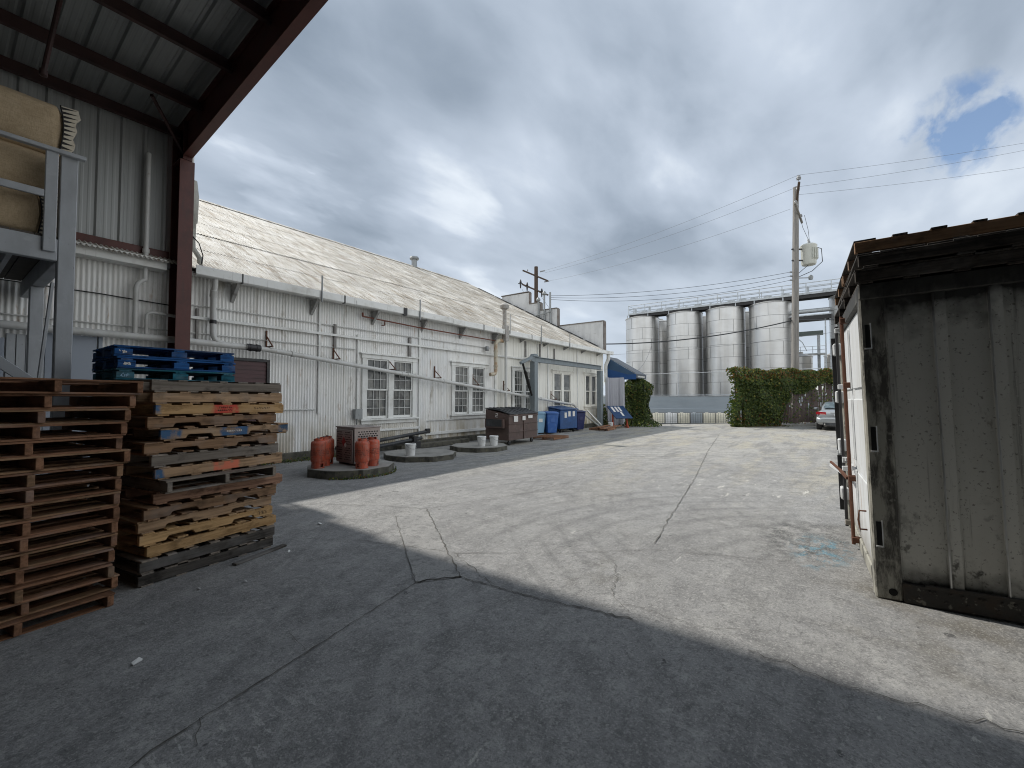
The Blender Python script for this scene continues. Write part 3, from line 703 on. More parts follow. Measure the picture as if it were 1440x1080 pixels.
for (y, z) in ((4.42,8.0),(3.95,8.35)): mb.lathe([(.06,z),(.14,z+.06),(.14,z+.16),(.05,z+.28),(0,z+.3)], 12, (X1-.32,y,0))
mb.bar((X1-.42,4.75,7.05),(X1-.42,3.4,7.2),.06,.06)
mb.build('service_mast', GREYMET, wh, smooth=40)
mb = MB(); mb.tube([(24.62,-.3,4.3),(24.62,-.3,4.0),(24.62,-.12,3.6),(24.62,-.12,2.6)], .11, 12); mb.build('downspout', WHITEP, wh, smooth=50)

# ------------------------------------------------------------------ steel canopy
cp = thing('steel_canopy', 'open steel shed with red oxide frame and metal sheet roof over the near yard', 'canopy', (3.2, -.5, 0))
FX = 3.2
rz = lambda y: 7.36 - .107*y      # roof sheet height (rises towards the yard)
def frame(fx):
    mb = MB(); xa, xb = fx-.13, fx+.13
    # column: flanges and web
    mb.prism([(-.58,0),(-.62,6.55),(-.60,6.55),(-.56,0)], 'x', xa, xb)
    mb.prism([(-.16,0),(-.16,7.3),(-.14,7.3),(-.14,0)], 'x', xa, xb)
    mb.prism([(-.56,0),(-.60,6.55),(-.60,7.3),(-.16,7.3),(-.16,0)], 'x', fx-.006, fx+.006)
    mb.box(xa, -.62, 6.53, xb, -.16, 6.555)
    mb.build('column', REDST, cp, bevel=.004)
    mb = MB(); xa, xb = fx-.085, fx+.085
    y0, y1 = -.62, -26.
    lo = lambda y: 6.60 - .112*(y+.4)
    mb.prism([(y0,lo(y0)),(y1,lo(y1)),(y1,lo(y1)+.02),(y0,lo(y0)+.02)], 'x', xa, xb)
    mb.prism([(-.1,rz(-.1)-.04),(y1,rz(y1)-.04),(y1,rz(y1)-.06),(-.1,rz(-.1)-.06)], 'x', xa, xb)
    mb.prism([(-.14,rz(-.14)-.06),(y1,rz(y1)-.06),(y1,lo(y1)+.02),(y0,lo(y0)+.02),(-.62,6.62),(-.14,6.62)], 'x', fx-.006, fx+.006)
    for y in (-.62,): mb.box(xa, y-.012, 6.56, xb, y+.012, 7.36)
    mb.build('rafter', REDST, cp, bevel=.004)
    mb = MB(); mb.box(fx-.25,-.7,0,fx+.25,-.05,.03); mb.build('base_plate', DARKST, cp)
for fx in (FX, -4.0, -11.2): frame(fx)
for k in range(17):
    y = -.22 if k == 0 else -1.36 - (k-1)*1.42
    for xa, xb in ((-4.0+.02, FX-.02), (-11.2, -4.0-.02)):
        zt = rz(y) - .012; mb = MB(); h = .24
        mb.box(xa, y-.004, zt-h, xb, y+.004, zt); mb.box(xa, y+.004, zt-.008, xb, y+.075, zt); mb.box(xa, y-.075, zt-h, xb, y-.004, zt-h+.008); mb.box(xa, y-.075, zt-h+.008, xb, y-.069, zt-h+.03)
        mb.build('purlin', DARKST, cp)
mb = MB()   # roof sheet with ribs
x = -12.0; ya, yb = .05, -26.2
def rib_profile(xa, xb, pitch, h):
    pts = []; x = xa
    while x < xb:
        pts += [(x,0),(x+.03,h),(x+.07,h),(x+.10,0),(x+pitch*.38,0),(x+pitch*.38+.015,h*.1),(x+pitch*.38+.045,h*.1),(x+pitch*.38+.06,0),(x+pitch*.70,0),(x+pitch*.70+.015,h*.1),(x+pitch*.70+.045,h*.1),(x+pitch*.70+.06,0)]
        x += pitch
    return [p for p in pts if p[0] <= xb] + [(xb,0)]
pr = rib_profile(-11.90, FX+.18, .36, .04)
vs = []; fs = []
for (px, h) in pr: vs += [(px, ya, rz(ya)+h), (px, yb, rz(yb)+h)]
for i in range(len(pr)-1): fs.append((2*i, 2*i+2, 2*i+3, 2*i+1))
mb.add(vs, fs); mb.build('roof_sheet', GALV, cp, fixn=False)
mb = MB(); vs = []; fs = []
for (px, h) in rib_profile(-11.9, FX+.0, .345, .036): vs += [(px, -.03-h, 4.5), (px, -.03-h, 7.36)]
for i in range(len(vs)//2-1): fs.append((2*i, 2*i+2, 2*i+3, 2*i+1))
mb.add(vs, fs); mb.build('wall_sheet', WPANEL, cp, fixn=False)
mb = MB(); mb.prism([(-12.,0),(-26.2,0),(-26.2,rz(-26.2)-.05),(-12.,rz(-12.)-.05)], 'x', -12.06, -12.0); mb.prism([(-.02,0),(-12.,0),(-12.,rz(-12)-.05),(-.02,rz(0)-.05)], 'x', -12.06, -12.0); mb.build('end_sheet', WPANEL, cp)
mb = MB(); mb.box(-12,-26.2,0,FX-.1,-26.12,rz(-26.2)-.05); mb.build('unseen_side_sheet', WPANEL, cp)  # out-of-view side wall, added full length to keep the shed dark
mb = MB(); mb.box(-12,-.13,4.48,FX-.14,-.075,4.69); mb.build('girt', REDST, cp, bevel=.004)
mb = MB(); mb.box(-12,-.24,4.32,FX-.14,-.10,4.45); mb.build('timber_ledger', GREYP, cp, bevel=.008)
mb = MB(); mb.prism([(3.25,.06),(3.42,.06),(3.42,-.18),(3.36,-.18),(3.36,.02),(3.25,.02)], 'z', 4.5, 7.4); mb.build('corner_trim', DARKST, cp)
mb = MB(); mb.box(3.40,-.22,4.85,3.44,.06,7.38); mb.build('edge_trim', WHITEP, cp)
mb = MB(); mb.lathe([(.055,5.15),(.06,5.5),(.085,5.52),(.10,6.1),(.06,6.45)], 12, (3.53,.05,0)); mb.tube([(3.53,.05,5.15),(3.54,.05,4.95),(3.66,.03,4.75),(3.68,.0,4.4)], .05, 10); mb.build('downspout', surf('pale_downspout', (.38,.375,.34), .6, layers=[L((.22,.22,.2), .6, nz(5, .45, .65))]), cp, smooth=50)
mb = MB(); mb.tube([(3.5,.0,5.2),(3.62,-.05,5.05),(3.7,-.05,4.8),(3.69,-.03,4.6)], .012, 6); mb.build('cable', BLACK, cp)
mb = MB(); mb.bar((2.41,-1.33,7.2),(3.17,-.45,6.75),.045,.045); mb.build('flange_brace', DARKST, cp)
mb = MB(); mb.tube([(1.05,-2.65,7.5),(1.04,-2.65,7.25),(.91,-2.65,6.15)], .03, 8); mb.lathe([(0,-.05),(.045,-.03),(.045,.05),(0,.06)], 10, (.905,-2.65,6.1)); mb.build('drop_pipe', DARKST, cp, smooth=40)

# ------------------------------------------------------------------ mezzanine
mz = thing('mezzanine', 'grey painted timber loft platform with railings beside the corrugated wall', 'loft platform', (.5, -3.5, 0))
PXA, PXB = -6.0, 1.16
def post(x, y, z1, w=.16, d=.16, z0=0., name='post', m=GREYP):
    mb = MB(); mb.box(x, y, z0, x+w, y+d, z1); mb.build(name, m, mz, bevel=.008)
post(1.0,-3.5,4.74); post(.97,-1.5,3.33,.15,.15); post(-2.6,-3.5,4.74); post(-2.6,-1.5,3.33)
post(.86,-3.54,4.74,.115,.035,3.44,'rail_post')
mb = MB(); mb.box(PXA,-3.50,3.34,.995,-3.40,3.62); mb.build('front_beam', GREYP, mz, bevel=.008)
mb = MB(); mb.box(.985,-3.335,3.34,1.13,-.15,3.60); mb.build('cross_beam', GREYP, mz, bevel=.008)
mb = MB()
x = PXA
while x < .9:
    mb.box(x,-3.39,3.40,x+.05,-.15,3.61); x += .6
mb.build('joists', GREYP, mz)
mb = MB(); x = PXA
while x < 1.10:
    mb.box(x,-3.46,3.622,min(x+.19,1.13),-.15,3.655); x += .2
mb.build('deck', surf('dark_deck_boards', (.10,.085,.07), .8, layers=[L((.06,.05,.045), .7, nz(4, .45, .65))]), mz)
mb = MB(); mb.box(PXA,-3.58,4.70,1.22,-3.50,4.75); mb.build('top_rail', GREYP, mz, bevel=.006)
mb = MB(); mb.box(PXA,-3.535,4.11,.86,-3.50,4.20); mb.build('mid_rail', GREYP, mz, bevel=.006)
mb = MB(); mb.bar((.3,-2.5,2.38),(1.22,-2.5,1.55),.06,.13); mb.build('diagonal_brace', GREYP, mz, bevel=.006)
o = MB().bar((.93,-1.75,.02),(1.12,-2.2,3.3),.09,.035).build('leaning_plank', GREYP, None, bevel=.004)
tag(o, 'thin grey plank leaning between the two loft posts', 'plank')

# burlap sacks on the loft
def sack(cx, cy, cz, L_, W_, H_, label, seed):
    r = random.Random(seed)
    t = thing('burlap_sack', label, 'sack', (cx, cy, cz), r.uniform(-.05,.05), 'stuffed burlap sacks on the loft')
    mb = MB(); nx, na = 26, 28; vs = []; fs = []
    for i in range(nx+1):
        u = -1 + 2*i/nx
        e = max(0., 1 - abs(u)**22)**.35          # nearly square ends
        for k in range(na):
            a = 2*math.pi*k/na; ca, sa = math.cos(a), math.sin(a)
            px = abs(ca)**.28 * (1 if ca >= 0 else -1); pz = abs(sa)**.34 * (1 if sa >= 0 else -1)
            wv = .028*math.sin(5*a+seed+u*4) + .02*math.sin(9*a - u*7)
            yy = W_/2 * px * (.82 + .18*e) * (1+wv*.4); zz = H_/2 * pz * (.72 + .28*e) * (1 + wv*.8)
            vs.append((L_/2*u*(1 - .05*abs(pz)*(abs(u) > .9)), yy, H_/2 + zz))
    for i in range(nx):
        for k in range(na):
            k2 = (k+1) % na; fs.append((i*na+k, i*na+k2, (i+1)*na+k2, (i+1)*na+k))
    fs.append(tuple(range(na))[::-1]); fs.append(tuple(nx*na+k for k in range(na)))
    mb.add(vs, fs); mb.build('sack_body', BURLAP, t, smooth=70, local=True)
    # pale gathered hem with black zigzag lacing, on the end that faces the yard's open side
    mb = MB(); st_ = MB(); n = 11; w = .085
    def rim(k, o_, dx):      # the sewn front edge of the end that faces the yard
        q = k / n; z = H_*(.03 + .94*q); bulge = math.sin(math.pi*q)
        return Vector((L_/2 - .055 - .03*(1-bulge) + dx, -W_/2*(.90 + .09*bulge) - .015 + o_, z))
    for k in range(n):
        flare = lambda q: .115 + (.075*max(0, q/n-.55)/.45 if seed == 3 else .0) + .02*math.sin(q*1.9+seed)
        a, b = rim(k,0,0), rim(k+1,0,0); c_, d_ = rim(k+1,.07,flare(k+1)), rim(k,.07,flare(k))
        lift = Vector((0,0,.05*(k+1)/n if seed == 3 else 0)); lift0 = Vector((0,0,.05*k/n if seed == 3 else 0)); c_ += lift; d_ += lift0
        th = Vector((.0,.03,0))
        mb.add([a,d_,c_,b, a+th, d_+th, c_+th, b+th], [(0,1,2,3),(7,6,5,4),(0,4,5,1),(1,5,6,2),(2,6,7,3),(3,7,4,0)])
        g_f = Vector((.0,-.006,0)); h1 = a.lerp(b,.12) + g_f; h2 = a.lerp(b,.72) + g_f; q1 = d_.lerp(c_,.70) + g_f + (a-d_)*.10
        st_.add([h1, q1, h2, h1+Vector((0,.004,0)), q1+Vector((0,.004,0)), h2+Vector((0,.004,0))], [(0,1,2),(5,4,3),(0,3,4,1),(1,4,5,2),(2,5,3,0)])
    mb.build('hem', SACKEND, t, local=True); st_.build('lacing', BLACKCORD, t, local=True)
    st2 = MB()
    st2.tube([rim(k,-.006,-.006) for k in range(n+1)], .008, 6); st2.build('seam_cord', BLACKCORD, t, local=True)
    return t
sack(-.10,-2.75,3.655,2.1,1.05,.58,'plump burlap sack at the bottom of the loft stack',1)
sack(-.04,-2.75,4.21,2.1,1.05,.60,'middle burlap sack squeezed between two others on the loft',2)
sack(.06,-2.75,4.79,2.1,1.05,.68,'topmost burlap sack of the loft stack with its corner sticking out',3)
sack(.10,-1.75,3.655,2.0,.95,.66,'burlap sack behind the front stack at deck level',4)
sack(.16,-1.75,4.28,2.0,.95,.66,'burlap sack behind the front stack, higher of the two there',5)

# ------------------------------------------------------------------ pallets
PL, PW, SH, DT = 1.22, 1.02, .080, .014
MESH = {}
def stringer_mesh(kind, notch, mat=None):
    k = ('s', kind, notch, mat.name if mat else '')
    if k not in MESH:
        h = PL/2; z0, z1 = DT, DT+SH; mb = MB()
        if notch:
            nd = .034; pts = [(-h,z0),(-.41,z0),(-.395,z0+nd*.8),(-.38,z0+nd),(-.20,z0+nd),(-.185,z0+nd*.8),(-.17,z0),(.17,z0),(.185,z0+nd*.8),(.20,z0+nd),(.38,z0+nd),(.395,z0+nd*.8),(.41,z0),(h,z0),(h,z1),(-h,z1)]
        else: pts = [(-h,z0),(h,z0),(h,z1),(-h,z1)]
        mb.prism(pts, 'y', -.02, .02)
        MESH[k] = mesh_of(mb, 'stringer', mat or wm(kind,'x'), bevel=.003)
    return MESH[k]
def deck_mesh(kind, w):
    k = ('d', kind, w)
    if k not in MESH:
        mb = MB(); mb.box(-w/2, -PW/2, 0, w/2, PW/2, DT); MESH[k] = mesh_of(mb, 'deck_board', wm(kind,'y'), bevel=.002)
    return MESH[k]
def pallet(label, kind, loc, rz_, group, notch=False, deck=None, front=None, seed=0, sx=1., sz=1., nt=7, name='wooden_pallet', flabel=None, tilt=(0,0)):
    r = random.Random(seed*31 + 5); deck = deck or kind
    tilt = (tilt[0] + r.gauss(0,.0035), tilt[1] + r.gauss(0,.0035)); t = thing(name, label, 'pallet', loc, rz_, group); t.scale = (sx, 1, sz); t.rotation_euler = (tilt[0], tilt[1], rz_)
    for i, y in enumerate((-PW/2+.021, 0, PW/2-.021)):
        me = stringer_mesh(kind, notch, front if i == 0 else None)
        o = link('stringer', me, t, (0, y, 0))
        if i == 0 and flabel: o['label'] = flabel
    for i in range(nt):
        if 0 < i < nt-1 and nt == 7 and r.random() < .06: continue
        w = .14 if nt == 9 else r.choice([.09,.09,.12,.14] if i in (0, nt-1) else [.075,.09,.09,.10]); x = -PL/2 + .065 + (PL-.13)*i/(nt-1)
        link('deck_board', deck_mesh(deck, w), t, (x + r.uniform(-.006,.006), r.uniform(-.008,.008), DT+SH+.0005), (0,0,r.gauss(0,.006)))
    for i in range(5):
        if i in (1,3) and r.random() < .12: continue
        x = -PL/2 + .065 + (PL-.13)*i/4
        link('deck_board', deck_mesh(deck, .09), t, (x + r.uniform(-.006,.006), r.uniform(-.008,.008), -.0005), (0,0,r.gauss(0,.006)))
    return t
PH = DT*2 + SH + .001
ORD = ['lowest','second','third','fourth','fifth','sixth','seventh','eighth','ninth','tenth','eleventh','twelfth','thirteenth','fourteenth','fifteenth','topmost']
# left stack, board ends towards the camera
A1 = R(8.6); Y1 = Vector((math.cos(A1), math.sin(A1), 0)); Xv1 = Vector((math.sin(A1), -math.cos(A1), 0))
c1 = Vector((.365,-6.31,0))
shift = [0,.05,-.01,.03,.03,.03,.03,.04,.06,.075,.15,.08,.11,.15,.20,.22]
for k in range(16):
    o_ = shift[k]*.62; r = random.Random(k)
    p = c1 + Y1*(o_-.02) + Xv1*(r.uniform(-.03,.03)); 
    pallet('red brown pallet, %s in the stack at the left edge%s' % (ORD[k], ' counted from the ground' if 0 < k < 15 else ''), 'red' if k not in (2,9) else 'brown', (p.x, p.y, k*PH + .0), A1 - math.pi/2 + r.gauss(0,.018), 'red brown pallets stacked at the left edge', seed=k+1, deck='brown' if k % 3 == 1 else 'red')
# mixed stack
A2 = R(10.0); X2 = Vector((math.cos(A2), math.sin(A2), 0)); Y2 = Vector((-math.sin(A2), math.cos(A2), 0))
c2 = Vector((1.66,-6.02,0))
def painted(nm, kind, ranges):
    ex = []
    for (a, b, col) in ranges:
        ex.append(L(col, .92, gr('X', a-.02, a+.01, wob=.07, wscale=14.), gr('X', b+.02, b-.01, wob=.07, wscale=14.), nz(11, .66, .50, seed=40, detail=5)))
    return wood(nm, BASE[kind], DK[kind], 'x', extra=ex)
PR = (.50,.06,.045); PO = (.62,.17,.10); PB = (.03,.11,.23)
ROW = [ # kind, notch, shift along, label, front material
 ('black',0,.0,'blackened heavy pallet lying on the ground under the mixed stack',None),
 ('black',0,.01,'charred pallet second from the ground in the mixed stack',None),
 ('yellow',0,.05,'bright yellow pine pallet resting on the blackened ones',None),
 ('yellow',1,-.02,'yellow pine pallet with notched stringer, third of the light ones up',None),
 ('tan',1,-.03,'tan notched pallet just above the yellow pine ones',None),
 ('brown',1,.0,'brown notched pallet below the protruding pinkish one',None),
 ('pink',0,.13,'pinkish brown pallet shifted to the right low in the mixed stack',None),
 ('grey',0,.03,'thin grey open pallet under the orange marked one','rot'),
 ('tan',0,.10,'pallet with an orange paint mark and a blue corner',painted('wood_orange_mark','tan',[(-.12,.12,PO),(-.62,-.55,PB)])),
 ('grey',0,.02,'silvery grey pallet above the orange marked one',None),
 ('brown',1,.0,'brown notched pallet right under the blue ended one',None),
 ('tan',1,.17,'pallet with blue painted ends and middle sticking out to the right',painted('wood_blue_mark','tan',[(-.62,-.45,PB),(-.10,.16,PB),(.50,.62,(.02,.075,.15))])),
 ('brown',1,.0,'brown pallet with long arched notches above the blue ended one',None),
 ('yellow',0,.09,'light pallet with a bright red mark on its stringer',painted('wood_red_mark','yellow',[(-.13,.10,PR),(-.62,-.58,PB)])),
 ('tan',0,.06,'weathered tan pallet second from the top of the mixed stack',None),
 ('grey',0,.04,'grey brown pallet on top of the mixed stack',None)]
PALS = []
for k, (kind, nt, sh, lab, fm) in enumerate(ROW):
    r = random.Random(k+50); p = c2 + X2*(sh*.8 + .01*k*.2) + Y2*r.uniform(-.015,.03)
    z = k*PH*1.02
    if fm == 'rot':
        q_ = pallet(lab, kind, (p.x, p.y, z), A2 - math.pi/2, 'mixed old pallets in the second stack', seed=k+80, sz=1.02)
    else:
        q_ = pallet(lab, kind, (p.x, p.y, z), A2 + r.gauss(0,.018), 'mixed old pallets in the second stack', notch=bool(nt), front=fm, seed=k+80, sz=1.02, deck='grey' if kind in ('black','grey') else kind)
    PALS.append(q_)
def stamp(t, xa, xb, za, zb, mat, seed, name='stamp'):
    r = random.Random(seed); mb = MB(); x = xa; y = -PW/2 - .0005
    while x < xb:
        w = r.uniform(.008,.014); k = r.choice((0,1,2))
        mb.box(x,y-.0006,za,x+.003,y,zb)
        if k != 1: mb.box(x+.003,y-.0006,zb-.004,x+w,y,zb)
        if k != 0: mb.box(x+.003,y-.0006,(za+zb)/2-.002,x+w,y,(za+zb)/2+.002)
        if k == 2: mb.box(x+w-.003,y-.0006,za,x+w,y,(za+zb)/2-.002)
        x += w + .007
    mb.build(name, mat, t, local=True)
stamp(PALS[13], .27, .44, .045, .066, BLACKCORD, 1); stamp(PALS[13], -.08, .05, .060, .076, BLACKCORD, 2); stamp(PALS[13], -.09, .05, .034, .048, BLACKCORD, 5)
stamp(PALS[11], -.05, .10, .048, .064, DIAWHITE, 3); stamp(PALS[3], .44, .54, .035, .07, BLACKCORD, 4)
# blue block pallets on a third stack
def block_pallet(label, kind, loc, seed):
    t = thing('wooden_pallet', label, 'pallet', loc, random.Random(seed).gauss(0,.015), 'blue block pallets behind the mixed stack')
    H = .132; me_b = None
    key = ('b', kind)
    if key not in MESH:
        mb = MB(); mb.box(-.08,-.07,.02,.08,.07,.09); MESH[key] = mesh_of(mb, 'block', wm(kind,'x'), bevel=.003)
        mb = MB(); mb.box(-.61,-.06,0,.61,.06,.019); MESH[('l', kind)] = mesh_of(mb, 'lead_board', wm(kind,'x'), bevel=.002)
        mb = MB(); mb.box(-.61,-.05,.0,.61,.05,.018); MESH[('t', kind)] = mesh_of(mb, 'deck_board', wm(kind,'x'), bevel=.002)
        mb = MB(); mb.box(-.055,-.5,0,.055,.5,.018); MESH[('c', kind)] = mesh_of(mb, 'cross_board', wm(kind,'y'), bevel=.002)
    for x in (-.53,0,.53):
        for y in (-.43,0,.43): link('block', MESH[key], t, (x*(.99),y,0))
        link('cross_board', MESH[('c',kind)], t, (x*.99,0,.0905))
    for y in (-.44,0,.44): link('lead_board', MESH[('l',kind)], t, (0,y,0))
    for y in (-.45,-.33,-.19,-.065,.065,.19,.33,.45): link('deck_board', MESH[('t',kind)], t, (0,y,.1095))
    # worn pale stencil on the corner block
    mb = MB(); rr = random.Random(seed)
    for i in range(9):
        a = rr.uniform(0,6.28); x, z = -.53+rr.uniform(-.03,.03), .055+rr.uniform(-.014,.014)
        mb.bar((x-.014*math.cos(a),-.5015,z-.009*math.sin(a)),(x+.014*math.cos(a),-.5015,z+.009*math.sin(a)),.004,.008,up=(0,0,1))
    mb.build('stencil', DIAWHITE if kind == 'blue' else BINLIGHT, t, local=True)
    return t
for k in range(13):
    pallet('old brown pallet hidden under the blue ones behind the mixed stack', 'red', (1.9,-4.42,k*.1396), 0., 'pallets under the blue ones', seed=k+200, sz=1.28, nt=7)
zb = 13*.1396 + .004
block_pallet('teal tinted pallet at the bottom of the three blue ones', 'teal', (1.9,-4.42,zb), 1)
block_pallet('blue pallet between the teal one and the top blue one', 'blue', (1.9,-4.42,zb+.131), 2)
block_pallet('blue pallet on top of the pallet stack by the red column', 'blue', (1.89,-4.42,zb+.262), 3)
o = MB().bar((1.85,-6.70,.012),(2.42,-6.52,.012),.06,.02).build('loose_board', wm('black','x'), None, bevel=.003)
tag(o, 'loose grey board on the ground beside the mixed pallet stack', 'board')

# ------------------------------------------------------------------ octagonal pads
def pad(cx, cy, rx, ry, h, label, a0=.2, n=9):
    t = thing('concrete_pad', label, 'concrete pad', (cx, cy, 0), 0, 'octagonal concrete pads along the warehouse')
    co_ = [(cx + rx*math.cos(a0+2*math.pi*k/n), cy + ry*math.sin(a0+2*math.pi*k/n)) for k in range(n)]
    pts = []
    for k in range(n):
        a_, b_ = co_[k], co_[(k+1) % n]
        for q in range(7):
            j_ = 1 - abs(rnd.gauss(0,.010)) - (.03 if rnd.random() < .08 else 0)
            x_ = a_[0]+(b_[0]-a_[0])*q/7; y_ = a_[1]+(b_[1]-a_[1])*q/7; pts.append((cx+(x_-cx)*j_, cy+(y_-cy)*j_))
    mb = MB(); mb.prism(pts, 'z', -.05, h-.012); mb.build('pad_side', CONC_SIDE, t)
    pts2 = [(cx + (p[0]-cx)*.985, cy + (p[1]-cy)*.985) for p in pts]
    mb = MB(); mb.prism(pts2, 'z', h-.0115, h); mb.build('pad_top', CONC, t)
pad(5.68,-2.80,.93,.92,.17,'octagonal concrete pad carrying the orange gas cylinders')
pad(8.22,-2.15,.98,1.05,.14,'octagonal concrete pad with a single white bucket', .1, 9)
pad(10.68,-2.15,.93,.93,.14,'octagonal concrete pad with two white buckets beside the brown dumpster', .3, 9)

# gas cylinders
def cyl_proto():
    t = thing('gas_cylinder', 'x', 'gas cylinder', (0,0,0), 0, 'orange gas cylinders by the steel cabinet')
    mb = MB(); mb.lathe([(.0,.13),(.12,.135),(.172,.155),(.182,.185),(.182,.575),(.176,.605),(.15,.635),(.09,.65),(.0,.652)], 24); mb.build('tank', ORANGE, t, smooth=50, local=True)
    mb = MB(); n = 24
    for k in range(n):
        a, b = 2*math.pi*k/n, 2*math.pi*(k+1)/n
        hole = k % 8 in (0,1)
        for za, zb_ in (((0,.035),(.115,.15)) if hole else ((0,.15),)):
            mb.add([(r*math.cos(w), r*math.sin(w), z) for r in (.148,.158) for w in (a,b) for z in (za,zb_)], [(0,1,3,2),(4,6,7,5),(0,4,5,1),(2,3,7,6),(1,5,7,3),(0,2,6,4)])
    mb.build('foot_ring', ORANGE, t, local=True, smooth=30)
    mb = MB()
    for k in range(n):
        a, b = 2*math.pi*k/n, 2*math.pi*(k+1)/n
        if k in (5,6,7): continue
        mb.add([(r*math.cos(w), r*math.sin(w), z) for r in (.105,.113) for w in (a,b) for z in (.63,.70)], [(0,1,3,2),(4,6,7,5),(0,4,5,1),(2,3,7,6),(1,5,7,3),(0,2,6,4)])
    mb.build('collar', ORANGE, t, local=True, smooth=30)
    mb = MB(); mb.lathe([(.02,.66),(.02,.70),(.03,.705),(.03,.725),(0,.728)], 10); mb.build('valve', GREYMET, t, local=True, smooth=40)
    mb = MB()    # lines of dark stencilled lettering round the shell, too worn to read
    rr = random.Random(3)
    for z, s in ((.30,.016),(.335,.02),(.385,.014),(.42,.018)):
        a = 0.
        while a < 6.2:
            w = rr.uniform(.03,.085)
            if rr.random() < .72:
                mb.add([(.1828*math.cos(q), .1828*math.sin(q), zz) for q in (a,a+w) for zz in (z,z+s)], [(0,2,3,1)])
            a += w + .03
    mb.build('lettering', surf('worn_lettering', (.16,.045,.028), .6), t, local=True, fixn=False)
    return t
cp0 = cyl_proto()
CY = [(4.98,-2.68,'orange gas cylinder nearest the pallet stacks',.4),(5.24,-2.46,'orange gas cylinder half hidden behind the one nearest the pallets',1.2),(5.42,-2.28,'orange gas cylinder against the left side of the steel cabinet',2.5),
      (5.52,-3.42,'orange gas cylinder in front of the cabinet, nearest the yard',1.0),(5.86,-3.30,'orange gas cylinder tucked behind the front right one',3.)]
for i, (x, y, lab, a) in enumerate(CY):
    o = cp0 if i == 0 else copy_tree(cp0)
    o.location = (x, y, .17); o.rotation_euler = (0,0,a); o['label'] = lab; o.scale = (.80,.80,.87)
# cabinet
cb = thing('gas_cabinet', 'perforated steel gas cylinder cabinet with hazard placard on the concrete pad', 'cabinet', (5.90,-2.72,.17), R(-4)); cb.scale = (.74,.95,.80)
mb = MB(); z0, z1 = .05, 1.03
mb.box(-.42,-.40,z0,.42,.40,z1-.03); mb.box(-.44,-.43,z1-.03,.44,.43,z1); mb.build('cabinet_body', CABMET, cb, bevel=.006, local=True)
mb = MB(); mb.box(-.46,-.36,z0+.04,-.425,.36,z1-.08); mb.build('cabinet_door', CABMET, cb, bevel=.008, local=True)
mb = MB()
for blk in ((.56,.90),(.14,.46)):
    z = blk[0]
    r_ = 0
    while z < blk[1]:
        for ya, yb in ((-.30,-.05),(.07,.30)):
            y = ya + (.03 if r_ % 2 else 0)
            while y < yb: mb.box(-.464,y,z,-.4595,y+.034,z+.022); y += .058
        z += .062; r_ += 1
for r_, z in enumerate((.88,.82,.76,.70)):
    x = -.30 + (.04 if r_ % 2 else 0)
    while x < .33: mb.box(x,-.4045,z,x+.05,-.3995,z+.028); x += .085
mb.build('vent_slot', BLACK, cb, local=True)
mb = MB(); mb.prism([(0,.50),(.09,.62),(0,.76),(-.09,.62)], 'x', -.4665, -.4645); 
mb.prism([(-.07,.46),(-.015,.54),(-.07,.61),(-.125,.54)], 'x', -.4685, -.4668, mi=1); mb.build('hazard_placard', [DIARED, DIAWHITE], cb, local=True)
mb = MB(); mb.box(-.36,-.35,0,-.30,.35,.05); mb.box(.30,-.35,0,.36,.35,.05); mb.build('skid', DARKMET, cb, local=True)
# black pipes on the ground by the wall
for i, (p, q, lab) in enumerate((((6.6,-.72,.30),(10.05,-.42,.52),'upper black pipe lying along the warehouse foot'),((6.6,-.80,.13),(9.75,-.50,.34),'lower black pipe lying along the warehouse foot'))):
    o = MB().tube([p,q], .055, 12).build('black_pipe', BLKPLASTIC, None, smooth=50); tag(o, lab, 'pipe', 'black pipes by the wall')
mb = MB(); mb.box(9.2,-.70,.0,9.55,-.36,.26); mb.box(9.3,-.66,.26,9.45,-.4,.42); o = mb.build('pipe_support', DARKMET, None, bevel=.01); tag(o, 'dark support block under the black pipes', 'support')
mb = MB(); mb.box(9.98,-.48,.46,10.16,-.38,.62); o = mb.build('pipe_flange', DARKMET, None, bevel=.01); tag(o, 'square black flange at the end of the upper black pipe', 'flange')
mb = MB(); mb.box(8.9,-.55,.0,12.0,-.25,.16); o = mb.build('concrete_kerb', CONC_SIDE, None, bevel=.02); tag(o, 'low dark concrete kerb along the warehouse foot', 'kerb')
# buckets
def bucket(x, y, z, lab, s=1., cat='bucket'):
    t = thing('white_bucket', lab, cat, (x,y,z), 0, 'white buckets'); t.scale = (s,s,s)
    mb = MB(); mb.lathe([(.115,0),(.135,.27),(.145,.275),(.145,.30),(.135,.31),(.13,.30),(.112,.02),(0,.02)], 18); mb.build('pail', BUCKET, t, smooth=40, local=True)
    mb = MB(); mb.tube([(-.14,0,.27)] + [(.155*math.cos(a), -.10*math.sin(a)-.05, .27-.10*math.sin(a)) for a in [math.pi*(1-k/6) for k in range(7)]], .004, 5); mb.build('handle', GREYMET, t, local=True)
bucket(7.62,-2.46,.14,'single white bucket on the middle concrete pad'); bucket(10.42,-2.48,.14,'left one of the two white buckets beside the dumpster'); bucket(10.80,-2.66,.14,'right one of the two white buckets beside the dumpster')
bucket(22.75,-1.25,.0,'small white bucket under the tilted blue board', 1.)

